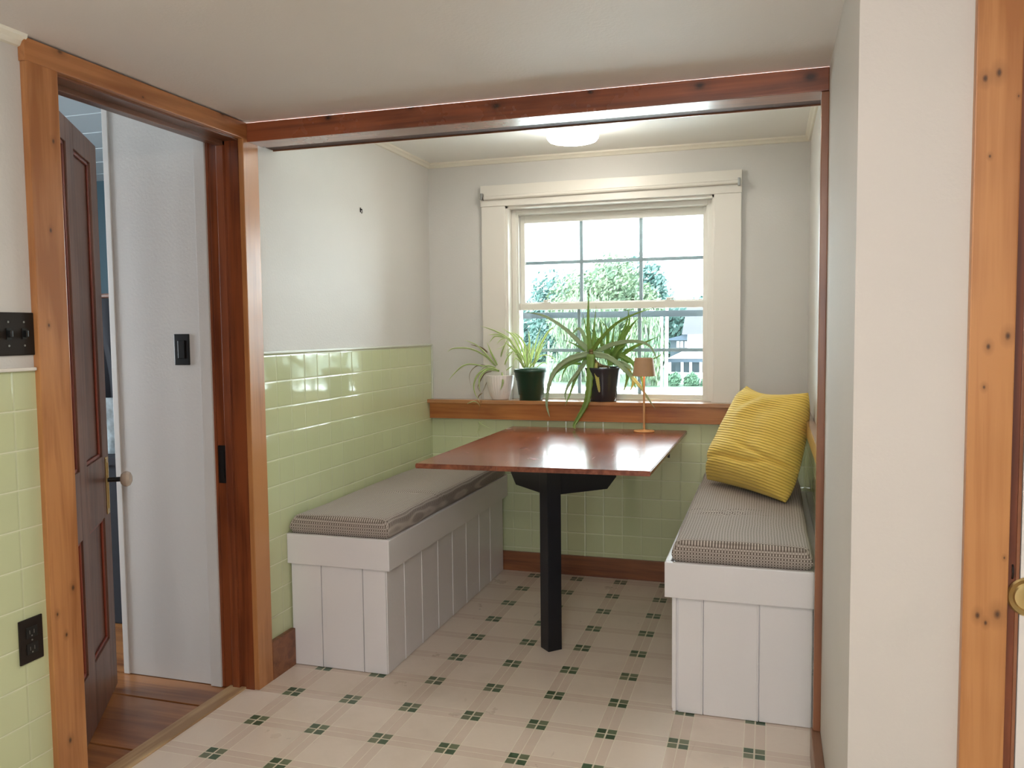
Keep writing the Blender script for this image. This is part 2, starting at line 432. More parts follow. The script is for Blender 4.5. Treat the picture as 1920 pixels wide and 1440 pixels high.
# ================================================================== SETTING
# floors
struct('floor', B().box(-1.868, 2.6, -2.7, 2.0, -.05, 0).box(-1.868, XR + .1, 2.0, YB + .02, -.05, 0), M['lino'], label='cream linoleum floor with small green four-square motifs')
hf = B()
for y0, y1 in ((.2, .80), (.806, 1.13), (1.136, 1.46), (1.466, 1.785), (1.791, 2.108), (2.116, 2.436), (2.446, 2.604), (2.61, 3.0), (3.006, 3.4), (3.406, 4.3)):
    hf.box(-5.1, -1.90, y0, y1, -.05, -.002, .002)
struct('floor', hf, M['plank'], label='orange brown floor boards of the passage behind the open door')
struct('trim_1', B().box(-1.935, -1.866, 1.80, 2.61, 0, .008, .003), M['thresh'], label='worn wooden threshold strip in the left doorway')
# left wall: painted body around the doorway, wainscot tiles as a part
wl = struct('wall_left', B().box(-1.962, -1.832, -2.7, 1.795, 0, 2.4).box(-1.962, -1.832, 1.795, 2.612, 2.034, 2.4).box(-1.962, -1.832, 2.612, 4.55, 0, 2.4), M['wall'], label='greige wall with the dark door opening and green tile wainscot')
struct('tile_wainscot', B().box(-1.833, -1.828, 2.70, YB, 0, ZT - .002), M['tileL'], wl)
struct('tile_wainscot', B().box(-1.833, -1.828, -2.6, 1.70, 0, 1.2435), M['tileK'], wl)
struct('tile_cap', B().box(-1.833, -1.820, 2.70, YB, ZT - .0045, ZT + .0045, .002), M['groove'], wl)
struct('tile_cap', B().box(-1.833, -1.816, -2.6, 1.694, 1.2435, 1.2525, .003), M['trimwhite'], wl)
struct('tile_edge', B().box(-1.828, -1.818, YB - .012, YB - .001, .955, ZT, .002), M['groove'], wl)
# back wall with window opening x -1.378..-.270, z .935..2.009
wb = B().box(-1.96, -1.378, YB, 4.56, 0, 2.4).box(-.270, XR + .13, YB, 4.56, 0, 2.4).box(-1.378, -.270, YB, 4.56, 0, .935).box(-1.378, -.270, YB, 4.56, 2.009, 2.4)
wb = struct('wall_back', wb, M['wall'], label='grey greige wall around the alcove window')
struct('tile_wainscot', B().box(-1.828, XR, YB - .004, YB + .001, .1, .85), M['tileB'], wb)
# right alcove wall and kitchen jog
wr = struct('wall_right', B().box(XR, XR + .11, 2.72, 4.56, 0, 2.4), M['wall'], label='right wall of the alcove')
struct('tile_wainscot', B().box(XR - .004, XR + .001, 2.80, YB, 0, .90), M['tileL'], wr)
# ledge board of the right wall
struct('ledge', B().box(.150, XR, 2.80, YB, .885, .948, .003), M['stool'], wr)
struct('wall_side', B().box(XK, .437, YN + .0, 2.80, 0, 2.4).box(.437, .52, YN, 2.80, 2.03, 2.4).box(.437, .52, 1.87, 2.80, 0, 2.03), M['sidewall'], label='plain wall corner between the alcove and the right door')
struct('wall_front_right', B().box(.50, 1.30, YN, 1.90, 2.03, 2.4).box(1.30, 2.6, YN, 1.90, 0, 2.4), M['wall'])
# rest of the kitchen (behind the camera), with its own window
struct('wall_kitchen_right', B().box(2.5, 2.6, -2.7, 1.9, 0, 2.4), M['wall'])
struct('wall_kitchen_rear', B().box(-1.96, -.5, -2.7, -2.6, 0, 2.4).box(.4, 2.6, -2.7, -2.6, 0, 2.4).box(-.5, .4, -2.7, -2.6, 0, 1.0).box(-.5, .4, -2.7, -2.6, 1.9, 2.4), M['wall'])
# ceilings
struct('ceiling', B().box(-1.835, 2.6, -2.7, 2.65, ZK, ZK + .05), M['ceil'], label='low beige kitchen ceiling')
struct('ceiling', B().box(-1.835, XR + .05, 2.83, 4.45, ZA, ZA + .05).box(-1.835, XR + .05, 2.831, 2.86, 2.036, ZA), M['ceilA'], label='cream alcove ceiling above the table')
# crown strips
def cove(p, q, inward, z, h=.026, d=.026):
    p = Vector(p); q = Vector(q); n = Vector(inward); b = B(); pts = []
    prof = [(0, 0), (d, 0), (d * .93, -h * .28), (d * .55, -h * .55), (d * .3, -h * .92), (0, -h)]
    poly = [p + n * a + Vector((0, 0, z + c)) for a, c in prof]
    b.prism(poly, q - p); return b
struct('trim_2', cove((-1.832, 2.86, 0), (-1.832, YB, 0), (1, 0, 0), ZA), M['crown'], label='cream crown moulding on the left alcove wall')
struct('trim_3', cove((-1.832, YB, 0), (XR, YB, 0), (0, -1, 0), ZA), M['crown'], label='cream crown moulding above the window')
struct('trim_4', cove((XR, 2.86, 0), (XR, YB, 0), (-1, 0, 0), ZA), M['crown'], label='cream crown moulding on the right alcove wall')
struct('trim_5', cove((-1.832, -2.6, 0), (-1.832, 1.70, 0), (1, 0, 0), ZK, .03, .03), M['crown'], label='cream crown moulding at the left picture edge')

# left doorway casing: face at x = -1.81
c = struct('trim_6', B().box(-1.832, -1.811, 1.698, 1.797, 0, 2.034, .0025), M['amber_z'], label='amber pine casing left of the door opening')
struct('trim_7', B().box(-1.832, -1.811, 2.609, 2.702, 0, 2.034, .0025), M['amber_z'], label='amber casing between door opening and green tiles')
struct('trim_8', B().box(-1.832, -1.809, 1.694, 2.634, 2.032, 2.091, .0025), M['amber_y'], label='amber head casing over the door opening')
# door jamb lining with stops
j = B().box(-1.965, -1.831, 1.795, 1.803, 0, 2.034)
struct('trim_9', j, M['dark_z'])
j = B().box(-1.965, -1.831, 2.606, 2.614, 0, 2.034).box(-1.915, -1.885, 2.592, 2.606, 0, 2.03, .002).box(-1.965, -1.955, 2.600, 2.606, 0, 2.03)
struct('trim_10', j, M['dark_z'], label='dark reddish jamb on the far side of the door opening')
j = B().box(-1.965, -1.831, 1.80, 2.61, 2.026, 2.036).box(-1.915, -1.885, 1.80, 2.605, 2.010, 2.028, .002)
struct('trim_11', j, M['dark_y'], label='brown underside lining of the door head')
# strike in the far jamb
s_ = B().box(-1.942, -1.925, 2.596, 2.606, .80, .90).box(-1.950, -1.918, 2.598, 2.6055, .78, .92)
tag(obj('strike_plate', s_, M['blackplastic']), 'dark latch strike plate on the far door jamb', 'strike plate')
# passage wall right behind the doorway
struct('wall_hall', B().box(-2.415, -1.962, 2.606, 2.72, 0, 2.4).box(-2.415, -2.30, 2.64, 4.4, 0, 2.4), M['hallwall'], label='off-white passage wall seen through the doorway')
struct('trim_12', B().box(-2.421, -2.395, 2.598, 2.64, 0, 2.4, .002), M['hallwall'], label='pale corner strip on the passage wall')
struct('trim_13', B().box(-2.012, -1.965, 2.592, 2.606, 0, 2.05, .002), M['hallwall'], label='white painted strip beside the dark jamb')
struct('wall_hall_near', B().box(-5.1, -1.962, .1, .2, 0, 2.4), M['hallwall'])
struct('subfloor', B().box(-5.1, -1.90, .2, 4.3, -.09, -.051), M['coat'])
struct('wall_hall_left', B().box(-5.2, -5.1, .1, 1.1, 0, 2.4).box(-5.2, -5.1, 2.4, 4.4, 0, 2.4).box(-5.2, -5.1, 1.1, 2.4, 0, .75).box(-5.2, -5.1, 1.1, 2.4, 2.25, 2.4), M['hallwall'])
struct('wall_teal', B().box(-5.1, -2.4, 4.3, 4.4, 0, 2.4), M['teal'], label='dark teal wall glimpsed past the open door')
hc = B()
for i in range(15): hc.box(-5.1, -1.962, .2 + i * .28, .2 + i * .28 + .272, 2.30, 2.34, .003)
hc.box(-5.1, -1.962, .2, 4.4, 2.335, 2.36)
struct('ceiling', hc, M['hallceil'], label='pale blue boarded ceiling of the passage')

# beam over the alcove opening
bm_ = struct('trim_14', B().box(-1.812, XK, 2.634, 2.739, 2.024, 2.092, .003), M['beam'], label='red-brown beam across the alcove opening')
struct('rear_board', B().box(-1.828, XK + .018, 2.740, 2.826, 2.034, 2.075), M['beamdark'], bm_, label='darker board behind the beam')
struct('edge_strip', B().box(-1.828, XK + .018, 2.826, 2.830, 2.030, 2.075), M['red_z'], bm_)
struct('trim_15', B().box(.139, XK + .001, 2.634, 2.664, .098, 2.022, .003), M['red_z'], label='narrow brown upright strip at the right end of the beam')
struct('trim_16', B().box(.150, XR + .001, 2.664, 2.80, 0, 2.03), M['wall'])
# baseboards
struct('baseboard_back', B().box(-1.42, -.30, 4.345, YB, 0, .108, .002), M['base_x'], label='brown baseboard under the window wall')
struct('baseboard_left', B().box(-1.832, -1.810, 2.702, 2.862, 0, .150, .002), M['base_x'], label='short brown baseboard block beside the left bench')
struct('baseboard_right', B().box(.133, XK, YN + .02, 2.66, 0, .098, .003), M['base_y'], label='brown baseboard at the foot of the right wall')

# ------------------------------------------------------------------ window
wn = empty('window_1', (-.824, YB, 1.47), kind='structure')
YI = YB
c = B().box(-1.511, -1.378, YI - .022, YI, .955, 2.010, .0015).box(-.272, -.139, YI - .022, YI, .955, 2.012, .0015)
obj('casing', c, M['trimwhite'], wn)
obj('head_casing', B().box(-1.514, -.136, YI - .028, YI, 2.009, 2.122, .002), M['trimwhite'], wn)
# reveal lining and vinyl frame
c = B().box(-1.378, -1.366, YI - .004, 4.56, .935, 2.009).box(-.282, -.270, YI - .004, 4.56, .935, 2.009).box(-1.378, -.270, YI - .004, 4.56, 1.997, 2.009)
obj('reveal', c, M['trimwhite'], wn)
c = B().box(-1.366, -1.340, 4.430, 4.55, .945, 1.997, .002).box(-.308, -.282, 4.430, 4.55, .945, 1.997, .002).box(-1.340, -.308, 4.4305, 4.55, 1.972, 1.997, .002).box(-1.340, -.308, 4.4305, 4.55, .935, .962, .002)
c.box(-1.340, -1.332, 4.445, 4.452, .962, 1.972).box(-.316, -.308, 4.445, 4.452, .962, 1.972)
obj('frame', c, M['vinyl'], wn)
def sash(name, x0, x1, z0, z1, gx0, gx1, gz0, gz1, ya, yb, xs, zs):
    b = B().box(x0, gx0, ya, yb, z0, z1, .002).box(gx1, x1, ya, yb, z0, z1, .002).box(gx0, gx1, ya, yb, gz1, z1, .002).box(gx0, gx1, ya, yb, z0, gz0, .002)
    o = obj(name, b, M['vinyl'], wn)
    ym = (ya + yb) / 2
    sub('glass', B().box(gx0 - .003, gx1 + .003, ym + .006, ym + .010, gz0 - .003, gz1 + .003), M['glass'], o)
    g = B()
    for x in xs: g.box(x - .0095, x + .0095, ym + .011, ym + .016, gz0, gz1)
    for z in zs: g.box(gx0, gx1, ym + .0112, ym + .0158, z - .0095, z + .0095)
    sub('grille', g, M['muntin'], o)
    return o
sash('upper_sash', -1.338, -.310, 1.452, 1.972, -1.312, -.337, 1.490, 1.930, 4.500, 4.530, (-.995, -.666), (1.710,))
sash('lower_sash', -1.358, -.300, .958, 1.482, -1.333, -.333, .985, 1.446, 4.456, 4.490, (-1.000, -.668), (1.222,))
# outer screen rail seen through the lower sash
obj('screen_rail', B().box(-1.366, -.282, 4.551, 4.559, 1.400, 1.434, .001), M['rail'], wn, )
for x in (-1.178, -.503):
    k = B().box(x - .030, x + .022, 4.458, 4.488, 1.482, 1.489, .002).lathe([(.013, 0), (.013, .010), (.009, .013)], 14, (x - .008, 4.473, 1.489), False, True).box(x - .004, x + .022, 4.462, 4.470, 1.494, 1.500, .001)
    obj('sash_lock', k, M['vinyl'], wn)
# wooden ledge under the window (stool and apron)
lg = struct('trim_17', B().box(-1.828, XR, 4.286, YB, .934, .955, .003).box(-1.366, -.282, YB - .001, 4.432, .934, .955), M['stool'], label='varnished wooden ledge under the window carrying the plants')
struct('apron', B().box(-1.828, XR, 4.322, YB, .846, .934, .002), M['amber_x'], lg, label='orange brown board below the ledge')

# ------------------------------------------------------------------ brown door (left doorway, opened into the passage)
HX, HY = -1.928, 1.826            # hinge side
LX, LY = -2.353, 2.491            # latch side
dv = Vector((LX - HX, LY - HY, 0)); DW = dv.length; du = dv.normalized(); dn = Vector((-du.y, du.x, 0)) * -1   # dn: towards the camera side
DM = Matrix(((du.x, dn.x, 0, HX), (du.y, dn.y, 0, HY), (0, 0, 1, 0), (0, 0, 0, 1)))   # local: x along leaf, y outwards, z up
def dobj(name, b, m, parent, smooth=False):
    bmesh.ops.transform(b.bm, matrix=DM, verts=b.bm.verts); return obj(name, b, m, parent, smooth)
dr = empty('door_1', (HX, HY, 0), kind='structure')
TZ = 2.02; st = .102
leaf = B().box(0, st, -.036, 0, .012, TZ, .002).box(DW - st, DW, -.036, 0, .012, TZ, .002)
mid0, mid1 = DW / 2 - .05, DW / 2 + .05
leaf.box(mid0, mid1, -.036, 0, .012, TZ, .002)
for z0, z1 in ((.012, .225), (.672, .895), (1.94, TZ)):
    leaf.box(st, mid0, -.036, 0, z0, z1, .002).box(mid1, DW - st, -.036, 0, z0, z1, .002)
dobj('leaf', leaf, M['doorwood'], dr)
for x0, x1 in ((st, mid0), (mid1, DW - st)):
    for z0, z1 in ((.225, .672), (.895, 1.94)):
        dobj('panel', B().box(x0 - .002, x1 + .002, -.026, -.014, z0 - .002, z1 + .002), M['doorwood'], dr)
        mo = B()
        for a, b_, c_, d_ in ((x0, x0 + .012, z0, z1), (x1 - .012, x1, z0, z1), (x0, x1, z0, z0 + .012), (x0, x1, z1 - .012, z1)):
            mo.box(a, b_, -.014, -.006, c_, d_, .003)
        dobj('moulding', mo, M['groovered'], dr)
dobj('lock_plate', B().box(DW - .062, DW - .026, 0, .004, .675, .885, .0015).box(DW - .050, DW - .038, .004, .007, .695, .865, .001), M['brass'], dr)
kn = B().lathe([(.009, 0), (.009, .042)], 16, mat=Matrix.Translation((DW - .044, .003, .800)) @ Matrix.Rotation(-math.pi / 2, 4, 'X'))
dobj('spindle', kn, M['blackplastic'], dr, True)
kn = B().lathe([(.006, .042), (.018, .046), (.027, .056), (.029, .066), (.024, .077), (.012, .083), (.001, .084)], 28, mat=Matrix.Translation((DW - .044, .003, .800)) @ Matrix.Rotation(-math.pi / 2, 4, 'X'))
dobj('door_knob', kn, M['porcelain'], dr, True)
# things glimpsed in the gap behind it
def drape(x0, x1, y, z0, z1, amp, n=5, th=.02):
    b = B(); NU, NV = 24, 14; g = [[], []]
    for side in (0, 1):
        for j in range(NV + 1):
            row = []
            for i in range(NU + 1):
                u = i / NU; v = j / NV
                yy = y + amp * math.sin(u * n * math.pi * 2 + v) * (1 - .6 * v) + (th if side else 0)
                row.append(b.bm.verts.new((x0 + (x1 - x0) * (u + .04 * math.sin(v * 5)), yy, z0 + (z1 - z0) * v)))
            g[side].append(row)
    for side in (0, 1):
        for j in range(NV):
            for i in range(NU): b.bm.faces.new((g[side][j][i], g[side][j][i + 1], g[side][j + 1][i + 1], g[side][j + 1][i]))
    for j in range(NV):
        for i in (0, NU): b.bm.faces.new((g[0][j][i], g[0][j + 1][i], g[1][j + 1][i], g[1][j][i]))
    for i in range(NU):
        for j in (0, NV): b.bm.faces.new((g[0][j][i], g[0][j][i + 1], g[1][j][i + 1], g[1][j][i]))
    return b
tag(obj('hanging_rail', B().cyl((-3.9, 3.232, 1.5185), (-2.414, 3.232, 1.5185), .012), M['doorwood']), 'brown hanging rail behind the open brown door', 'rail')
tag(obj('storage_box', B().box(-3.15, -2.72, 3.05, 3.40, -.002, .78, .01).box(-3.17, -2.70, 3.03, 3.42, .74, .781, .006), M['coat']), 'dark storage box behind the open brown door', 'box')
tag(obj('hanging_coat', drape(-3.55, -2.95, 3.22, .85, 1.505, .02), M['coat'], None, True), 'dark garment hanging behind the open brown door', 'coat')
tag(obj('hanging_cloth', drape(-3.02, -2.78, 3.12, .781, 1.04, .012, 2), M['cloth'], None, True), 'pale patterned cloth glimpsed past the open brown door', 'cloth')

# ------------------------------------------------------------------ right door
struct('trim_18', B().box(.360, .4365, YN - .020, YN, 0, 2.096, .0025), M['pine_z'], label='broad knotty honey pine casing at the right picture edge')
struct('trim_19', B().box(.4368, .4525, YN - .002, 1.86, 0, 2.03), M['dark_z'])
struct('trim_20', B().box(.4526, .4585, YN - .005, 1.86, 0, 2.03, .001), M['red_z'], label='brown jamb between the pine casing and the white door')
d2 = empty('door_2', (.464, YN, 0), kind='structure')
obj('leaf', B().box(.4605, 1.28, YN - .004, YN + .032, .008, 2.02, .002), M['doorwhite'], d2)
rm = Matrix.Translation((.4755, YN - .004, .820)) @ Matrix.Rotation(math.pi / 2, 4, 'X')
obj('rosette', B().lathe([(.038, 0), (.038, .002), (.035, .005), (.031, .0038), (.028, .003), (.025, .006), (.021, .0065), (.012, .007)], 40, mat=rm, cap1=True), M['brass'], d2, True)
obj('door_knob', B().lathe([(.008, .006), (.008, .022), (.018, .030), (.024, .040), (.023, .048), (.014, .053), (.001, .054)], 32, mat=Matrix.Translation((.497, YN - .004, .820)) @ Matrix.Rotation(math.pi / 2, 4, 'X')), M['brass'], d2, True)
kp = B().lathe([(.020, 0), (.020, .003)], 24, mat=Matrix.Translation((.4458, YN + .012, .866)) @ Matrix.Rotation(math.pi / 2, 4, 'Y'), cap0=True, cap1=True)
kp.box(.449, .4595, YN - .001, YN + .006, .850, .884)
tag(obj('latch_keeper', kp, M['bronze']), 'dark rounded latch keeper beside the brass door rosette', 'latch')

# ------------------------------------------------------------------ wall fittings
sp = empty('switch_plate', (-1.832, 1.645, 1.338), 'dark two-gang light switch plate left of the door casing', 'light switch')
obj('plate', B().box(-1.832, -1.8255, 1.586, 1.7005, 1.284, 1.3935, .0025), M['bronze'], sp)
for y in (1.622, 1.668):
    o = obj('toggle', B().box(-1.8255, -1.814, y - .004, y + .004, 1.330, 1.348, .002).box(-1.827, -1.8235, y - .007, y + .007, 1.325, 1.353), M['blackplastic'], sp)
for y in (1.622, 1.668):
    for z in (1.309, 1.369):
        obj('screw', B().cyl((-1.8255, y, z), (-1.8245, y, z), .0028, seg=10), M['steel'], sp)
ol = empty('wall_outlet', (-1.828, 1.644, .546), 'dark bronze power outlet low on the green tiles', 'outlet')
obj('plate', B().box(-1.828, -1.8225, 1.608, 1.680, .488, .604, .003), M['bronze'], ol)
for z in (.524, .567):
    o = obj('receptacle', B().box(-1.823, -1.8205, 1.627, 1.661, z - .014, z + .014, .001), M['blackplastic'], ol)
    s2 = B().box(-1.8206, -1.8198, 1.636, 1.6375, z - .004, z + .006).box(-1.8206, -1.8198, 1.649, 1.6505, z - .004, z + .006).cyl((-1.8206, 1.643, z - .009), (-1.8198, 1.643, z - .009), .0022, seg=8)
    sub('slot', s2, M['steel'], o)
obj('screw', B().cyl((-1.8226, 1.644, .546), (-1.8205, 1.644, .546), .0022, seg=8), M['steel'], ol)
hs = empty('rocker_switch', (-2.097, 2.606, 1.276), 'black rocker switch plate on the off-white passage wall', 'light switch')
obj('plate', B().box(-2.130, -2.064, 2.5995, 2.606, 1.218, 1.334, .0025), M['blackplastic'], hs)
obj('rocker', B().box(-2.112, -2.082, 2.5965, 2.600, 1.242, 1.310, .002), M['blackplastic'], hs)
hk = B().cyl((-1.832, 3.541, 1.905), (-1.822, 3.541, 1.905), .0035, seg=10).box(-1.8315, -1.829, 3.538, 3.545, 1.893, 1.914)
for i in range(8):
    a0 = math.pi * (.0 + i / 8); a1 = math.pi * ((i + 1) / 8)
    hk.cyl((-1.821 , 3.541 + .006 * math.cos(a0) - .006, 1.893 - .006 * math.sin(a0)), (-1.821, 3.541 + .006 * math.cos(a1) - .006, 1.893 - .006 * math.sin(a1)), .0014, seg=6)
hk.cyl((-1.822, 3.541, 1.905), (-1.821, 3.541, 1.893), .0014, seg=6)
tag(obj('wall_hook', hk, M['blackplastic']), 'small dark hook screwed into the left alcove wall', 'hook')
# curtain rod on the window head
cr = empty('curtain_rod', (-.82, 4.32, 2.055), 'thin white curtain rod across the window head casing', 'curtain rod')
obj('rod', B().cyl((-1.490, 4.3235, 2.053), (-.150, 4.3235, 2.060), .0105), M['trimwhite'], cr, True)
for x in (-1.500, -.150):
    obj('bracket', B().box(x - .006, x + .006, 4.308, 4.334, 2.040, 2.078, .002).cyl((x, 4.312, 2.045), (x, 4.300, 2.045), .006, seg=10), M['steel'], cr)

# ------------------------------------------------------------------ ceiling lights
def drum(name, c, r, h, z, mat, label, group=None):
    t = empty(name, (c[0], c[1], z), label, 'ceiling light', 'round ceiling lights')
    obj('base', B().lathe([(r * .92, z), (r * .92, z - .012)], 40, (c[0], c[1], 0), False, True), M['steel'], t, True)
    obj('diffuser', B().lathe([(r * .97, z - .012), (r, z - .020), (r, z - h * .62), (r * .975, z - h * .80), (r * .90, z - h * .92), (r * .7, z - h * .985), (r * .35, z - h), (.002, z - h)], 48, (c[0], c[1], 0)), mat, t, 'all')
drum('ceiling_light', (-.855, 3.72), .118, .088, ZA, M['diff'], 'glowing white drum light on the alcove ceiling')
drum('ceiling_light', (.10, -.35), .145, .09, ZK, M['diff2'], 'round warm ceiling light in the kitchen behind the viewer')
drum('ceiling_light', (-.38, .62), .112, .09, ZK, M['diff2'], 'smaller added ceiling light, out of view, brightening the kitchen floor')  # extra lamp added out of view to lift the floor

# ------------------------------------------------------------------ benches
def planks_x(b, xs, y0, y1, z0, z1):
    for a, c in zip(xs, xs[1:]): b.box(a + .0045, c - .0030, y0, y1, z0, z1, .0015)
def planks_y(b, ys, x0, x1, z0, z1):
    for a, c in zip(ys, ys[1:]): b.box(x0, x1, a + .0045, c - .0030, z0, z1, .0015)
def bead(b, ax, ps, f):
    for p in ps:
        if ax == 'x': b.box(p - .0030, p + .0020, f - .0025, f + .012, .002, .4175, .0013)
        else: b.box(f - .012, f + .0025, p - .0030, p + .0020, .002, .4160, .0013)
bl = empty('bench', (-1.6, 3.6, 0), 'grey-white boarded bench along the green tiled left wall', 'bench', 'built-in benches')
b = B(); planks_x(b, [-1.856 + .03, -1.691, -1.509, -1.405], 2.864, 2.880, .002, .43)
b.box(-1.826, -1.41, 2.872, 2.886, .002, .43)
bead(b, 'x', (-1.691, -1.509), 2.8645)
obj('front_panel', b, M['bench'], bl)
b = B(); planks_y(b, [2.866, 3.032, 3.208, 3.388, 3.566, 3.750, 3.938, 4.114, 4.336], -1.422, -1.405, .002, .43)
b.box(-1.426, -1.414, 2.88, 4.34, .002, .43)
bead(b, 'y', (3.032, 3.208, 3.388, 3.566, 3.750, 3.938, 4.114), -1.4055)
obj('side_panel', b, M['bench'], bl)
obj('front_apron', B().box(-1.8275, -1.3835, 2.845, 2.864, .418, .538, .003), M['bench'], bl)
obj('side_apron', B().box(-1.4045, -1.3825, 2.8455, YB - .006, .416, .536, .003), M['bench'], bl)
obj('seat_board', B().box(-1.826, -1.406, 2.866, YB - .006, .500, .520), M['bench'], bl)
br = empty('bench', (-.1, 3.6, 0), 'grey-white boarded bench on the right, under the yellow pillow', 'bench', 'built-in benches')
b = B(); planks_x(b, [-.316, -.296, -.210, -.026, .148], 2.857, 2.873, .002, .43)
b.box(-.31, .148, 2.866, 2.880, .002, .43)
bead(b, 'x', (-.210, -.026), 2.8575)
obj('front_panel', b, M['bench'], br)
b = B(); planks_y(b, [2.874, 3.06, 3.24, 3.42, 3.60, 3.78, 3.96, 4.14, 4.338], -.316, -.300, .002, .43)
obj('side_panel', b, M['bench'], br)
obj('front_apron', B().box(-.337, .1485, 2.836, 2.857, .412, .534, .003), M['bench'], br)
obj('side_apron', B().box(-.337, -.3165, 2.8575, YB - .006, .412, .534, .003), M['bench'], br)
obj('seat_board', B().box(-.316, .179, 2.858, YB - .006, .496, .516), M['bench'], br)

def cushion(name, x0, x1, y0, y1, z0, z1, seed, label, wr=()):
    b = B(); NX, NY = 60, 150; top, bot = [], []
    W, L, H = x1 - x0, y1 - y0, z1 - z0; cr_ = .035
    def se(t, n): return math.copysign(abs(t) ** n, t)
    rings = []
    # superelliptic rounded slab: ring parameterisation, from bottom to top
    def grid(side):
        g = []
        for j in range(NY + 1):
            row = []
            for i in range(NX + 1):
                u = i / NX * 2 - 1; v = j / NY * 2 - 1
                # cluster samples at the borders
                u = math.sin(u * math.pi / 2) ; v = math.copysign(1 - (1 - abs(v)) ** 1.5, v)
                eu = (1 - abs(u)) * W / 2; ev = (1 - abs(v)) * L / 2
                fu = 1 - max(0, 1 - eu / cr_) ** 2.6; fv = 1 - max(0, 1 - ev / cr_) ** 2.6
                f = (max(0, fu) ** .5) * (max(0, fv) ** .5)
                x = x0 + W * (u + 1) / 2; y = y0 + L * (v + 1) / 2
                if side:
                    z = z0 + H * .45 + H * .55 * f
                    n1 = noise.noise(Vector((x * 3 + seed, y * 2.2, seed))) * .006
                    z += n1 * f + .004 * (1 - u * u) * f
                    for (wy, wx, ww, amp, ln) in wr:
                        d = (y - wy - .10 * (x - wx) + .012 * math.sin(x * 25)) / ww
                        e = (x - wx) / ln
                        z += amp * math.exp(-d * d) * math.exp(-e * e)
                else: z = z0 + H * .45 - H * .45 * f
                x += (.006 * noise.noise(Vector((y * 4, seed, 0)))) * (abs(u) ** 4)
                row.append(b.bm.verts.new((x, y, z)))
            g.append(row)
        for j in range(NY):
            for i in range(NX): b.bm.faces.new((g[j][i], g[j][i + 1], g[j + 1][i + 1], g[j + 1][i]))
        return g
    grid(1); grid(0)
    bmesh.ops.remove_doubles(b.bm, verts=b.bm.verts, dist=.0004)
    tag(obj(name, b, M['weave'], None, 'all'), label, 'cushion', 'bench seat cushions')
wrk = lambda cx, ys: [(y, cx + random.uniform(-.05, .05), .006, .0035 * s, .14) for k, y in enumerate(ys) for s in ((1, ), (-1, ))[0:1][0:1] and [(1 if k % 2 else -1)]]
cushion('seat_cushion', -1.826, -1.390, 2.866, 4.345, .521, .607, 1.3, 'brown and beige woven seat cushion on the left bench', wrk(-1.50, (3.38, 3.395, 3.43, 3.445)))
cushion('seat_cushion', -.316, .147, 2.862, 4.345, .517, .606, 5.3, 'brown and beige woven seat cushion on the right bench', wrk(-.14, (3.30, 3.315, 3.34, 3.355, 3.38, 3.40)))

# ------------------------------------------------------------------ table
tb = empty('table', (-.865, 3.303, 0), 'mahogany-coloured pedestal table between the two benches', 'table')
TT = .812
poly = [(-1.338, 3.005, TT - .02), (-.4135, 3.043, TT - .02), (-.399, 4.318, TT - .02), (-1.338, 4.318, TT - .02)]
b = B().prism(poly, (0, 0, .02)); bmesh.ops.bevel(b.bm, geom=list(b.bm.edges), offset=.003, segments=2, affect='EDGES')
def scratch_table():
    t = M['table'].node_tree
    T = NT.__new__(NT); T.m = M['table']; T.t = t; T.N = t.nodes; T.L = t.links; T.b = t.nodes['Principled BSDF']; T.out = t.nodes['Material Output']
    o = T.obj(); old = T.b.inputs['Base Color'].links[0].from_socket; acc = None
    for rot, sc, se in ((.7, 1, 0), (-.5, 1.3, 4), (1.2, .8, 9)):
        mp = T.n('ShaderNodeMapping'); T.L.new(o, mp.inputs[0]); mp.inputs['Rotation'].default_value = (0, 0, rot)
        mp.inputs['Scale'].default_value = (190 * sc, 7 * sc, 1); mp.inputs['Location'].default_value = (se, se, 0)
        n = T.noise(mp.outputs[0], 1.0, 1, .4); r = T.ramp(n, [(.735, (0, 0, 0)), (.77, (1, 1, 1))])
        acc = r if acc is None else T.math('MAXIMUM', acc, r)
    msk = T.ramp(T.noise(o, 4, 3), [(.45, (0, 0, 0)), (.6, (1, 1, 1))])
    acc = T.math('MULTIPLY', acc, msk)
    T.set(T.b.inputs['Base Color'], T.mix(T.math('MULTIPLY', acc, .55), old, (.62, .42, .36)))
    T.set(T.b.inputs['Roughness'], T.math('ADD', .17, T.math('MULTIPLY', T.noise(o, 5, 4), .16)))
    T.b.inputs['Coat Weight'].default_value = .35; T.b.inputs['Coat Roughness'].default_value = .10
scratch_table()
obj('table_top', b, M['table'], tb)
pc = Vector((-.863, 3.303, 0)); RZ = Matrix.Translation(pc) @ Matrix.Rotation(math.radians(45), 4, 'Z')
obj('post', B().box(-.0325, .0325, -.0325, .0325, 0, TT - .0205, .002, RZ), M['black'], tb)
for ang in (45, 135):
    d = Vector((math.cos(math.radians(ang)), math.sin(math.radians(ang)), 0)); nrm = Vector((-d.y, d.x, 0))
    z1 = TT - .0205
    prof = [(.03, .652), (.275, .652), (.322, .700), (.322, z1), (.03, z1)]
    poly = [pc + d * a + nrm * -.015 + Vector((0, 0, z)) for a, z in prof]
    bb = B().prism(poly, nrm * .03); obj('support_arm', bb, M['black'], tb)
obj('corner_bracket', B().box(-.440, -.425, 3.70, 3.75, .772, .7915).box(-.428, -.418, 3.705, 3.72, .762, .782), M['blackplastic'], tb)

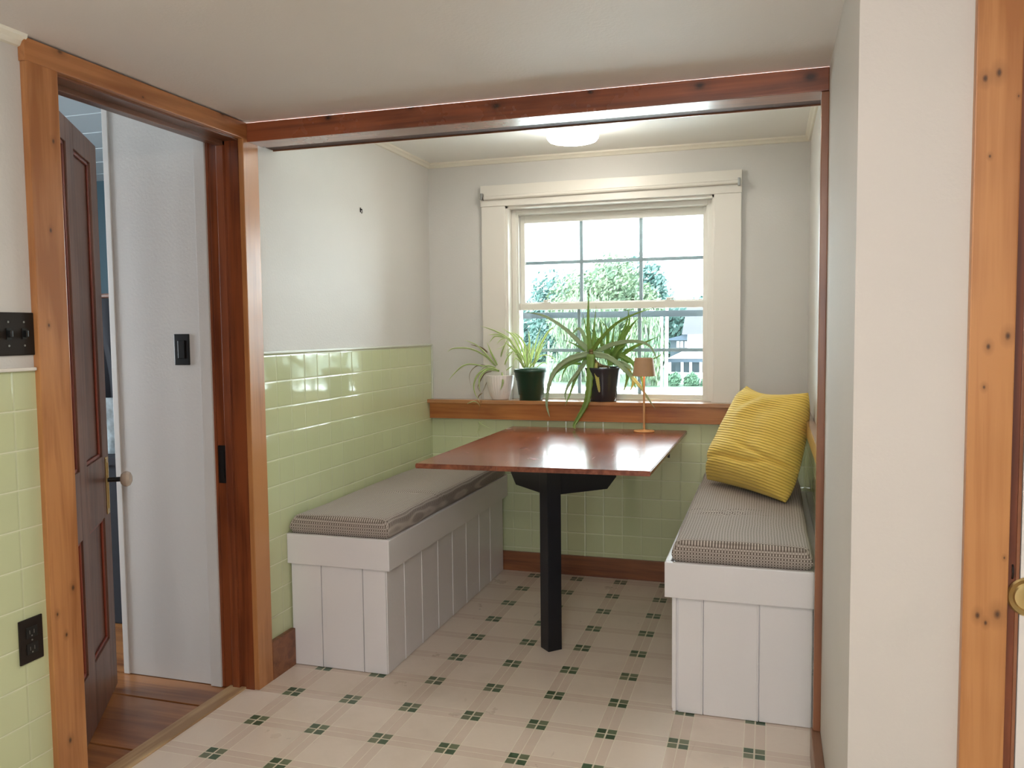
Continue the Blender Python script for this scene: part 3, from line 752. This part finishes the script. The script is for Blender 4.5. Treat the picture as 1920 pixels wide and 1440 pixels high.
# ------------------------------------------------------------------ table lamp
lx, ly = -.606, 4.222
lp = empty('table_lamp', (lx, ly, TT), 'small peach metal lamp with tan shade on the table', 'lamp')
obj('base', B().lathe([(.002, TT), (.051, TT), (.053, TT + .002), (.053, TT + .005), (.050, TT + .007), (.010, TT + .009), (.006, TT + .012)], 40, (lx, ly, 0)), M['lampmetal'], lp, True)
obj('pole', B().cyl((lx, ly, TT + .006), (lx, ly, 1.118), .0055), M['lampmetal'], lp, True)
obj('lamp_shade', B().lathe([(.0575, 1.097), (.0585, 1.098), (.0460, 1.188), (.0445, 1.189), (.0445, 1.186), (.057, 1.099), (.0575, 1.097)], 48, (lx, ly, 0)).lathe([(.002, 1.186), (.0446, 1.1865)], 48, (lx, ly, 0)), M['lampwood'], lp, True)
obj('bulb', B().lathe([(.002, 1.112), (.016, 1.118), (.020, 1.130), (.014, 1.146), (.002, 1.150)], 20, (lx, ly, 0)), M['bulb'], lp, 'all')

# ------------------------------------------------------------------ yellow pillow
def pillow():
    BL, BR, TR, TL = Vector((-.272, 3.955, .628)), Vector((.070, 3.545, .618)), Vector((.158, 3.665, 1.063)), Vector((-.100, 4.070, 1.062))
    b = B(); N, K = 110, 130; uvl = b.bm.loops.layers.uv.new('UVMap')
    nrm = ((BR - BL).cross(TL - BL)).normalized()
    grids = []
    for side in (1, -1):
        g = []
        for j in range(K + 1):
            row = []
            for i in range(N + 1):
                a = i / N; c = j / K; u = 2 * a - 1; v = 2 * c - 1
                p = BL * (1 - a) * (1 - c) + BR * a * (1 - c) + TR * a * c + TL * (1 - a) * c
                ctr = (BL + BR + TR + TL) / 4
                # edges drawn in between the corners
                pin = -.010
                p += (BR - BL).normalized() * (-u * pin * (1 - v * v)) * abs(u) ** 2 + (TL - BL).normalized() * (-v * (.034 if v > 0 else .008) * (1 - u * u)) * abs(v) ** 2
                f = (max(0, 1 - abs(u) ** 3.4) * max(0, 1 - abs(v) ** 3.4)) ** .5
                th = ((.112 - .018 * v) if side > 0 else .105) * f
                if side > 0:
                    th += .012 * f * math.exp(-((v + .45) / .35) ** 2)
                    # folds: fans from the corners, sag folds low on the face
                    th += .0095 * f * math.sin(9 * (u * .7 - v) + 2.5 * noise.noise(Vector((u * 1.5, v * 1.5, 3)))) * (.25 + .75 * max(0, v)) * .8
                    th -= .022 * math.exp(-((v + .55 - .12 * u + .03 * math.sin(5 * u)) / .055) ** 2) * (.3 + .7 * a)
                    th -= .018 * math.exp(-((v + .28 + .18 * (u - .2)) / .05) ** 2) * math.exp(-((u - .55) / .5) ** 2)
                    th += .010 * noise.noise(Vector((u * 2.2, v * 3.0, 9))) * f
                    th -= .010 * math.exp(-((u - v * .2 - .93) / .03) ** 2) * f
                    th += .009 * math.exp(-((u - .52 + v * .5) / .10) ** 2) * max(0, v) * f
                q = p + nrm * th * side
                q.x = min(q.x, .176); q.z = max(q.z, .611)
                row.append((q, a, c))
            g.append([(b.bm.verts.new(q), a, c) for q, a, c in row])
        for j in range(K):
            for i in range(N):
                qd = [g[j][i], g[j][i + 1], g[j + 1][i + 1], g[j + 1][i]]
                f = b.bm.faces.new([x[0] for x in qd])
                for lp_, x in zip(f.loops, qd): lp_[uvl].uv = (x[1], x[2])
        grids.append(g)
    # piping edge: little flange around the border
    bmesh.ops.remove_doubles(b.bm, verts=b.bm.verts, dist=.0003)
    return b
pl = tag(obj('throw_pillow', pillow(), M['cord'], None, 'all'), 'mustard yellow ribbed pillow leaning in the right bench corner', 'pillow')

# ------------------------------------------------------------------ plants
def catmull(P, n):
    out = []; Q = [P[0] * 2 - P[1]] + P + [P[-1] * 2 - P[-2]]
    segs = len(P) - 1
    for k in range(n + 1):
        t = k / n * segs; i = min(int(t), segs - 1); f = t - i
        a, b_, c, d = Q[i], Q[i + 1], Q[i + 2], Q[i + 3]
        out.append(.5 * ((2 * b_) + (c - a) * f + (2 * a - 5 * b_ + 4 * c - d) * f * f + (3 * b_ - a - 3 * c + d) * f ** 3))
    return out
VIEW = Vector((-.3, .95, -.06))
def ribbon(P, wbase, kind='flat', taper=1.0, twist=0., n=22):
    """a leaf along the points P: flat strap with a folded midrib, or a thick channelled succulent leaf"""
    pts = catmull(P, n); b = B(); uvl = b.bm.loops.layers.uv.new('UVMap'); rings = []
    for k, p in enumerate(pts):
        t = k / n
        tan = (pts[min(k + 1, n)] - pts[max(k - 1, 0)]).normalized()
        side = tan.cross(VIEW)
        if side.length < .15: side = tan.cross(Vector((0, 0, 1)))
        side.normalize(); up = side.cross(tan).normalized()
        ang = twist * (t - .3); side, up = side * math.cos(ang) + up * math.sin(ang), up * math.cos(ang) - side * math.sin(ang)
        if kind == 'flat': w = wbase * (.55 + .45 * math.sin(min(1, t * 2.2) * math.pi / 2)) * max(.03, (1 - t ** 2.2)) ** .8 / 2
        else: w = wbase * max(.025, (1 - t) ** taper) / 2
        if kind == 'flat':
            prof = [(-1, .18), (0, -.10), (1, .18), (0, -.02)]
            prof = [(-1, .30), (-.5, .05), (0, -.12), (.5, .05), (1, .30), (.5, .16), (0, .0), (-.5, .16)]
            us = [0, .25, .5, .75, 1, .75, .5, .25]
        else:
            prof = [(-1, -.18), (-.55, .02), (0, .10), (.55, .02), (1, -.18), (.75, .30), (0, .52), (-.75, .30)]
            us = [0, .25, .5, .75, 1, .75, .5, .25]
        jag = (1 + (.12 if (k % 2) else -.05)) if kind != 'flat' else 1
        rings.append([(b.bm.verts.new(p + side * w * a * (jag if abs(a) == 1 else 1) + up * w * c), u, t) for (a, c), u in zip(prof, us)])
    for r0, r1 in zip(rings, rings[1:]):
        m = len(r0)
        for i in range(m):
            qd = [r0[i], r0[(i + 1) % m], r1[(i + 1) % m], r1[i]]
            f = b.bm.faces.new([x[0] for x in qd])
            for lp_, x in zip(f.loops, qd): lp_[uvl].uv = (x[1], x[2])
    b.bm.faces.new([x[0] for x in rings[0]][::-1]); b.bm.faces.new([x[0] for x in rings[-1]])
    return b
def leafy(root, data, mats, wid, kind, y_base, name='leaf', n=22):
    for d in data:
        pts, w, dy = d[0], d[1], d[2]; mi = d[3] if len(d) > 3 else 0; tp = d[4] if len(d) > 4 else 1.0
        P = []
        for i, (x, y) in enumerate(pts):
            f = i / (len(pts) - 1); P.append(at(x, y, y_base + dy[0] + (dy[1] - dy[0]) * f ** .8))
        obj(name, ribbon(P, w * wid, kind, tp, random.uniform(-.5, .5) if kind == 'flat' else 0, n), mats[mi], root, 'all')
def pot(root, cx, cy, z0, prof, mat, soilz, soilr, soilm, **kw):
    b = B().lathe(prof, kw.get('seg', 56), (cx, cy, z0), True, False, kw.get('rib', 0), kw.get('ribamp', 0))
    obj('pot', b, mat, root, 'all' if not kw.get('rib') else True)
    s = B(); s.lathe([(.001, soilz + .006), (soilr * .5, soilz + .005), (soilr, soilz)], 30, (cx, cy, z0))
    obj('soil', s, soilm, root, True)
SZ = .9555
# white ribbed pot with variegated spider plant
WX, WY = at(938, 748, 4.348).x, 4.348
p1 = empty('potted_spider_plant', (WX, WY, SZ), 'spider plant trailing from the small ribbed white pot on the ledge', 'potted plant', 'plants on the window ledge')
pot(p1, WX, WY, SZ, [(.040, 0), (.044, .002), (.058, .030), (.068, .065), (.0745, .100), (.0765, .133), (.0735, .135), (.070, .120), (.066, .110)], M['whitepot'], .118, .070, M['paleroots'], seg=120, rib=4, ribamp=.010)
W = [
 ([(940, 697), (924, 668), (913, 642)], 1.2, (0, -.03)), ([(937, 695), (918, 672), (895, 648), (870, 637)], .9, (0, -.05)),
 ([(936, 696), (912, 669), (882, 654), (851, 653), (838, 660)], .9, (0, -.06)), ([(930, 692), (888, 683), (868, 686), (850, 702), (840, 715)], .8, (0, -.09)),
 ([(936, 695), (918, 690), (898, 700), (889, 718), (890, 736), (900, 754)], 1.1, (-.02, -.10)), ([(936, 696), (916, 693), (903, 703), (898, 718), (901, 736)], 1.2, (-.02, -.09)),
 ([(941, 698), (943, 712), (942, 722), (938, 731)], 1.1, (-.05, -.09)), ([(940, 694), (940, 667), (945, 650), (953, 635)], .9, (0, -.02)),
 ([(944, 694), (951, 672), (966, 654)], .8, (0, -.03)), ([(942, 694), (944, 675), (955, 662), (968, 658)], .6, (.01, 0)),
 ([(938, 694), (930, 678), (921, 655)], .9, (0, .0)), ([(935, 697), (925, 688), (910, 686), (900, 694)], .8, (0, -.06)),
 ([(938, 695), (934, 665), (928, 650)], .8, (.0, .0)), ([(946, 697), (955, 690), (962, 686)], .6, (0, -.03))]
leafy(p1, W, [M['spider'], M['drystem']], .0125, 'flat', WY)
D = [([(923, 669), (905, 653), (890, 648), (882, 646)], .6, (0, -.04)), ([(932, 694), (905, 684), (888, 690), (880, 705), (884, 728)], .3, (0, -.03)),
 ([(930, 695), (910, 700), (900, 715), (896, 727), (903, 738)], .4, (0, -.06)), ([(925, 702), (915, 712), (908, 728), (904, 736)], .3, (0, -.06)),
 ([(926, 690), (924, 683), (918, 681)], .4, (0, 0)), ([(904, 737), (898, 742), (895, 750)], .5, (-.06, -.08))]
leafy(p1, D, [M['drystem']], .0125, 'flat', WY, 'dry_leaf')
leafy(p1, [([(901, 737), (903, 752), (898, 770), (896, 790)], .14, (-.08, -.085))], [M['drystem']], .0125, 'flat', WY, 'runner')
leafy(p1, [([(896, 790), (905, 797), (919, 803)], .5, (-.085, -.09)), ([(897, 795), (902, 793), (906, 790)], .35, (-.085, -.09)), ([(898, 796), (897, 805), (892, 814)], .35, (-.085, -.09)),
           ([(898, 797), (897, 808), (901, 819)], .3, (-.085, -.09)), ([(876, 757), (887, 752.5), (895, 755), (900, 762)], .4, (-.085, -.09))], [M['spider']], .0125, 'flat', WY, 'plantlet_leaf')
# green plastic pot with spider plant
GX, GY = at(996, 748, 4.352).x, 4.352
p2 = empty('potted_spider_plant', (GX, GY, SZ), 'upright striped spider plant in the dark green plastic pot', 'potted plant', 'plants on the window ledge')
pot(p2, GX, GY, SZ, [(.060, 0), (.0635, .002), (.0635, .026), (.0695, .030), (.0790, .105), (.0815, .108), (.0835, .120), (.0860, .124), (.0900, .150), (.0935, .152), (.0935, .168), (.0885, .168), (.084, .150)], M['greenpot'], .156, .085, M['paleroots'])
G = [
 ([(984, 689), (973, 669), (958, 639), (930, 621), (900, 611)], 1.2, (0, -.06)), ([(986, 687), (972, 650), (960, 628), (940, 615)], 1.0, (0, -.03)),
 ([(988, 689), (987, 655), (975, 632), (960, 622)], 1.0, (0, -.03)), ([(989, 688), (993, 650), (991, 619)], 1.0, (0, 0)),
 ([(993, 689), (1000, 660), (1007, 633), (1015, 611)], .7, (0, .02)), ([(999, 689), (1010, 655), (1024, 628), (1032, 618), (1041, 613)], 1.2, (0, -.04)),
 ([(1001, 688), (1006, 656), (1018, 625)], .7, (0, .01)), ([(986, 688), (984, 655), (980, 637), (975, 628)], .7, (0, 0)),
 ([(1003, 682), (1013, 668), (1027, 666), (1038, 672), (1046, 682)], .6, (0, -.03)), ([(985, 688), (980, 668), (970, 663), (960, 668)], .8, (0, -.04)),
 ([(982, 690), (976, 678), (964, 668)], .8, (0, -.03)), ([(987, 689), (978, 650), (965, 628), (945, 621)], 1.0, (.01, .0)),
 ([(981, 690), (970, 665), (955, 648), (944, 641)], 1.1, (0, -.05)), ([(990, 688), (997, 660), (1000, 640)], .8, (0, 0)),
 ([(996, 689), (993, 665), (985, 645)], .9, (0, -.03)), ([(1000, 688), (1016, 652), (1024, 640)], .7, (.0, .0)),
 ([(984, 690), (968, 672), (962, 680), (965, 690)], .5, (0, -.05)), ([(990, 689), (988, 660), (994, 634)], .7, (0, -.02)),
 ([(1005, 690), (1018, 680), (1030, 684)], .5, (0, -.03)), ([(992, 690), (1003, 675), (1006, 650)], .9, (0, -.04)),
 ([(983, 690), (972, 660), (950, 634), (933, 628)], .9, (0, -.08))]
leafy(p2, G, [M['spider2']], .0125, 'flat', GY)
leafy(p2, [([(950, 634), (935, 627), (915, 628)], .8, (-.08, -.10)), ([(948, 634), (930, 630), (922, 636), (917, 643)], .7, (-.08, -.10)), ([(952, 633), (940, 636), (931, 645)], .6, (-.08, -.10)),
           ([(953, 634), (945, 648), (928, 657)], .5, (-.08, -.08)), ([(960, 650), (955, 655), (946, 668)], .4, (-.06, -.08))], [M['spider2'], M['drystem']], .0125, 'flat', GY, 'plantlet_leaf')
# aloe in the black pot
AX, AY = at(1130.5, 750, 4.352).x, 4.352
p3 = empty('potted_aloe', (AX, AY, SZ), 'large spiky aloe spreading over the charcoal pot on the ledge', 'potted plant', 'plants on the window ledge')
pot(p3, AX, AY, SZ, [(.066, 0), (.070, .003), (.076, .040), (.086, .100), (.092, .150), (.097, .168), (.100, .178), (.096, .180), (.090, .160)], M['blackpot'], .158, .088, M['soil'])
A = [
 ([(1107, 660), (1103, 620), (1103, 580), (1104, 535)], 1.25, (-.05, -.06)), ([(1110, 660), (1113, 625), (1118, 571)], 1.0, (-.04, -.04)),
 ([(1105, 658), (1085, 640), (1060, 617), (1030, 597), (1005, 588), (984, 586)], 1.15, (-.04, -.08), 1, .8), ([(1109, 660), (1126, 636), (1155, 607), (1190, 589), (1231, 575)], 1.0, (-.05, -.10), 0, .8),
 ([(1102, 660), (1080, 647), (1057, 637)], .7, (-.03, -.05)), ([(1108, 662), (1070, 672), (1045, 690), (1033, 710), (1027, 735), (1025, 760), (1031, 783)], 1.25, (-.05, -.12), 1, .55),
 ([(1108, 664), (1080, 676), (1055, 689), (1042, 700), (1034, 716)], 1.0, (-.03, -.09), 0, .6), ([(1100, 675), (1082, 700), (1068, 718), (1060, 738), (1061, 753)], .9, (-.03, -.10), 1, .6),
 ([(1101, 672), (1088, 692), (1078, 712), (1069, 738), (1059, 762)], .95, (-.01, -.09), 0, .6), ([(1108, 664), (1107, 690), (1105, 718), (1101, 750), (1092, 770), (1081, 789), (1076, 799), (1080, 805)], 1.7, (-.07, -.12), 0, .6),
 ([(1115, 678), (1119, 705), (1124, 736)], 1.0, (-.06, -.11), 2, .3), ([(1112, 664), (1138, 669), (1160, 683), (1180, 702), (1202, 727), (1215, 747), (1229, 767)], 1.3, (-.06, -.12), 1, .7),
 ([(1112, 664), (1140, 649), (1170, 641), (1200, 641), (1220, 651), (1232, 675)], 1.1, (-.04, -.09), 1, .6), ([(1160, 670), (1188, 651), (1212, 641), (1236, 630)], .95, (0, -.05), 0, .9),
 ([(1160, 664), (1180, 675), (1195, 692), (1203, 710), (1206, 732)], 1.0, (-.02, -.05), 0, .6), ([(1150, 675), (1165, 640), (1183, 612), (1198, 595)], 1.3, (0, -.03), 0, .9),
 ([(1156, 670), (1170, 632), (1180, 603), (1177, 579)], 1.0, (.01, .0), 0, .9), ([(1150, 665), (1166, 628), (1175, 605), (1180, 578)], 1.0, (0, .0), 0, .9),
 ([(1147, 668), (1149, 635), (1154, 597)], .7, (.01, .01), 0, .8), ([(1158, 668), (1160, 640), (1164, 613)], .8, (.0, .02), 0, .8),
 ([(1146, 672), (1140, 648), (1140, 620), (1121, 594)], .8, (0, -.02), 0, .8), ([(1128, 650), (1128, 620), (1125, 596)], .6, (.01, .01), 0, .8),
 ([(1118, 655), (1117, 635), (1115, 614)], .7, (.02, .02), 0, .8), ([(1145, 676), (1133, 652), (1118, 631)], 1.5, (-.02, -.05), 0, .7),
 ([(1138, 662), (1139, 635), (1136, 610)], 1.0, (.02, .02), 0, .7), ([(1106, 645), (1100, 622), (1093, 587)], .6, (0, .0), 0, .8),
 ([(1172, 672), (1176, 700), (1175, 715), (1169, 735)], .9, (.0, -.04), 0, .5), ([(1175, 690), (1184, 705), (1187, 718), (1181, 734)], .9, (-.01, -.04), 2, .5),
 ([(1186, 700), (1190, 722), (1196, 738)], .35, (-.02, -.04), 0, .6), ([(1100, 650), (1095, 630), (1085, 616), (1070, 630)], 1.0, (.01, .01), 1, .5),
 ([(1150, 681), (1175, 679), (1200, 678)], .7, (0, -.02), 0, .6), ([(1196, 680), (1226, 672), (1241, 664), (1250, 653)], .35, (-.02, -.04), 0, .8),
 ([(1160, 681), (1170, 682), (1182, 690), (1186, 694)], 1.2, (-.05, -.08), 1, .7), ([(1165, 676), (1175, 655), (1192, 660)], .5, (0, 0), 0, .7),
 ([(1150, 680), (1168, 650), (1184, 625)], 1.1, (0, .02), 0, .8), ([(1148, 672), (1160, 654), (1175, 648)], .9, (-.02, -.03), 0, .6),
 ([(1090, 682), (1068, 683), (1056, 700), (1053, 715)], .5, (.02, .02), 0, .6), ([(1100, 670), (1085, 662), (1078, 668), (1085, 676)], .5, (.01, .0), 0, .5),
 ([(1145, 685), (1140, 660), (1147, 640)], 1.2, (-.03, -.02), 0, .7), ([(1098, 672), (1090, 688), (1082, 700)], .8, (0, -.04), 0, .5)]
leafy(p3, A, [M['aloe'], M['aloegrey'], M['aloeyel']], .025, 'thick', AY, n=30)
st_ = B()
stp = catmull([Vector((AX, AY, SZ + .15)), at(1140, 690, AY - .03), at(1122, 684, AY - .05), at(1110, 668, AY - .05), at(1108, 655, AY - .05)], 10)
for a_, c_ in zip(stp, stp[1:]): st_.cyl(a_, c_, .011, .011, 10)
obj('stem', st_, M['drystem'], p3, 'all')

# ================================================================== OUTSIDE
GZ = -2.0
struct('ground', B().box(-60, 50, 5.2, 47.5, GZ - .1, GZ), M['ground'], label='bright pale pavement outside the window')
struct('ground', B().box(-80, 60, 47.5, 120, GZ - .1, GZ + .02).box(-9.5, -8.0, 30, 47.5, GZ, GZ + .02), M['grass'], label='green verge and lawn beyond the street')
def canopy(cx, cy, cz, rx, ry, rz, n, size, droop=0., holes=1.):
    b = bmesh.new(); lob = [(Vector((random.uniform(-.62, .62) * rx, random.uniform(-.5, .5) * ry, random.uniform(-.55, .62) * rz)), random.uniform(.28, .5)) for _ in range(16)]
    for k in range(n):
        c_, r = random.choice(lob)
        d = Vector((random.gauss(0, 1), random.gauss(0, 1), random.gauss(0, 1))).normalized() * (random.random() ** .4)
        p = c_ + Vector((d.x * rx * r, d.y * ry * r, d.z * rz * r * (1 + droop * (random.random() < .5))))
        if droop: p.z -= droop * rz * .35 * random.random()
        p += Vector((cx, cy, cz)); p.z = max(p.z, GZ + .1)
        s = size * random.uniform(.5, 1.2); q = Vector((random.gauss(0, 1), random.gauss(0, 1), random.gauss(0, 1))).normalized()
        t1 = q.orthogonal().normalized() * s; t2 = q.cross(t1).normalized() * s * (.5 if not droop else .35)
        if droop: t1 = Vector((random.gauss(0, .2), random.gauss(0, .2), -1)).normalized() * s * 1.5
        vs = [b.verts.new(p + x) for x in (t1, t2, -t1, -t2)]
        b.faces.new(vs)
    return b
def tree(name, x, y, top, rx, rz, mat, label, n=2600, size=.28, droop=0., group='trees beyond the street', cat='tree', bot=None, branches=4):
    t = empty(name, (x, y, GZ), label, cat, group)
    cz = top - rz
    me = bpy.data.meshes.new('crown'); bm = canopy(x, y, cz, rx, rx * .8, rz, n, size, droop); bm.to_mesh(me); bm.free(); me.materials.append(mat)
    o = bpy.data.objects.new('crown', me); COL.objects.link(o); o.parent = t; o.matrix_parent_inverse = Matrix.Translation((-x, -y, -GZ))
    if cat == 'tree':
        k = B().cyl((x, y, GZ), (x + .1, y, cz), .28, .18, 10)
        for i in range(branches):
            a = i * 1.7 + x; k.cyl((x + .1, y, cz - .4), (x + rx * .5 * math.cos(a), y + .5 * math.sin(a), cz + rz * (.2 + .12 * i)), .13, .05, 8)
        obj('trunk', k, M['bark'], t)
    return t
tree('willow_tree', at(1135, 560, 60).x, 60, at(1135, 468, 60).z, 4.3, 4.3, M['folA'], 'big pale rounded tree in the middle of the window view', 20000, .20)
tree('leafy_tree', at(1205, 560, 66).x, 66, at(1210, 478, 66).z, 2.9, 4.2, M['folB'], 'blue-green tree crown right behind the big pale tree', 7000, .26)
tree('leafy_tree', at(1065, 560, 68).x, 68, at(1070, 500, 68).z, 4.2, 4.0, M['folB'], 'airy tree crown on the left side of the big pale tree', 5000, .25)
tree('willow_tree', at(1110, 620, 53).x, 53, at(1110, 555, 53).z, 3.0, 2.9, M['folA'], 'drooping yellow-green tree low behind the aloe', 8000, .2, .6)
tree('leafy_tree', at(1215, 620, 49).x, 49, at(1215, 572, 49).z, 1.3, 2.6, M['folA'], 'yellow-green drooping tree just left of the tall poles', 6000, .18, .6)
for i, (px, top, r, lab) in enumerate([(940, 565, 5, 'low dark trees at the far left of the window view'), (1000, 556, 4, 'blue-green tree left of the big pale tree'), (1040, 565, 3.2, 'lower blue-green tree behind the green pot plant'),
                                     (1262, 556, 3.2, 'blue-green tree behind the tall white poles'), (1300, 553, 3, 'blue-green tree behind the roof of the white house'), (1340, 543, 3, 'taller tree at the right edge of the window view')]):
    YY = (72, 84, 96)[i % 3]; tree('leafy_tree', at(px, 600, YY).x, YY, at(px, top, YY).z, r, at(px, top, YY).z * .5 + 1.5, M['folB'], lab, 9000, .30)
for px, y, top, r, lab in ((1262, 48.8, 697, 1.2, 'green bush beside the poles in front of the porch'), (1296, 49, 694, 1.3, 'green bush below the porch posts'), (1330, 49, 700, 1.2, 'green bush at the right edge of the window view')):
    tree('garden_bush', at(px, 700, y).x, y, at(px, top, y).z, .5, .7, M['folC'], lab, 3500, .11, group='bushes by the porch', cat='bush')
# poles
def pole(px, Y, top, r, label, lamp=0):
    x = at(px, 650, Y).x; t = empty('utility_pole', (x, Y, GZ), label, 'pole', 'poles along the street')
    zt = at(px, top, Y).z
    obj('mast', B().cyl((x, Y, GZ), (x + .05, Y, zt), r, r * .85, 14), M['siding'], t, True)
    if lamp:
        P = [Vector((x + .03, Y, zt - .1)), Vector((x - .2, Y, zt + .22)), Vector((x - .6, Y, zt + .32)), Vector((x - 1.0, Y, zt + .12))]
        c = catmull(P, 10); b = B()
        for a_, c_ in zip(c, c[1:]): b.cyl(a_, c_, .05, .05, 8)
        obj('lamp_arm', b, M['siding'], t, True)
        obj('lamp_head', B().box(x - 1.35, x - .95, Y - .1, Y + .1, zt + .02, zt + .14, .03), M['siding'], t)
    return t
pole(1249, 46, 574, .095, 'thick white pole in front of the white house')
pole(1240, 46.6, 594, .055, 'thin white street lamp pole beside the thick pole', 1)
pole(1027, 44, 640, .045, 'thin white post behind the green pot plant')
# house
HS = 52; e = lambda px, py, Y=HS: at(px, py, Y)
hx0, hx1 = e(1289, 640).x, e(1289, 640).x + 8
zt, ze = e(1300, 580).z, e(1300, 627).z
house = empty('house', (hx0 + 4, HS + 3, GZ), 'white house with grey gabled roof and columned porch', 'house')
obj('wall', B().box(hx0, hx1, HS, HS + 7, GZ, ze), M['siding'], house)
obj('roof', B().prism([(hx0 - .3, HS - .5, ze), (hx0 - .3, HS + 3.5, zt + .6), (hx0 - .3, HS + 7.5, ze)], (8.6, 0, 0)), M['shingle'], house)
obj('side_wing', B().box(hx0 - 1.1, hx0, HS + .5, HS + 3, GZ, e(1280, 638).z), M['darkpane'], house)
obj('wing_roof', B().prism([(hx0 - 1.6, HS, e(1270, 638).z), (hx0, HS, e(1270, 638).z), (hx0, HS, e(1285, 626).z)], (0, 3.4, 0)), M['blueroof'], house)
for px in (1270, 1277, 1285):
    obj('window', B().box(e(px, 645).x - .08, e(px, 645).x + .08, HS + .40, HS + .49, e(px, 652).z, e(px, 640).z), M['siding'], house)
px0, px1 = e(1252, 675, 50.5).x, hx1
obj('porch_roof', B().prism([(px0, 50.3, e(1260, 672, 50.5).z), (px0, HS, e(1260, 672, 50.5).z), (px0 + .8, HS, e(1260, 659, 50.5).z)], (7.8, 0, 0)), M['siding'], house)
obj('porch_fascia', B().box(px0, px1, 50.4, 50.55, e(1290, 679, 50.5).z, e(1290, 671, 50.5).z), M['blueroof'], house)
obj('porch_floor', B().box(px0, px1, 50.4, HS, GZ, e(1290, 700, 50.5).z), M['siding'], house)
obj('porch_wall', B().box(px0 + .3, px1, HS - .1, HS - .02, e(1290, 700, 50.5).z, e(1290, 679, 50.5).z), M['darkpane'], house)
for px in (1256, 1279, 1295, 1314):
    x = e(px, 690, 50.5).x; obj('porch_post', B().box(x - .07, x + .07, 50.42, 50.54, e(px, 700, 50.5).z, e(px, 679, 50.5).z), M['siding'], house)
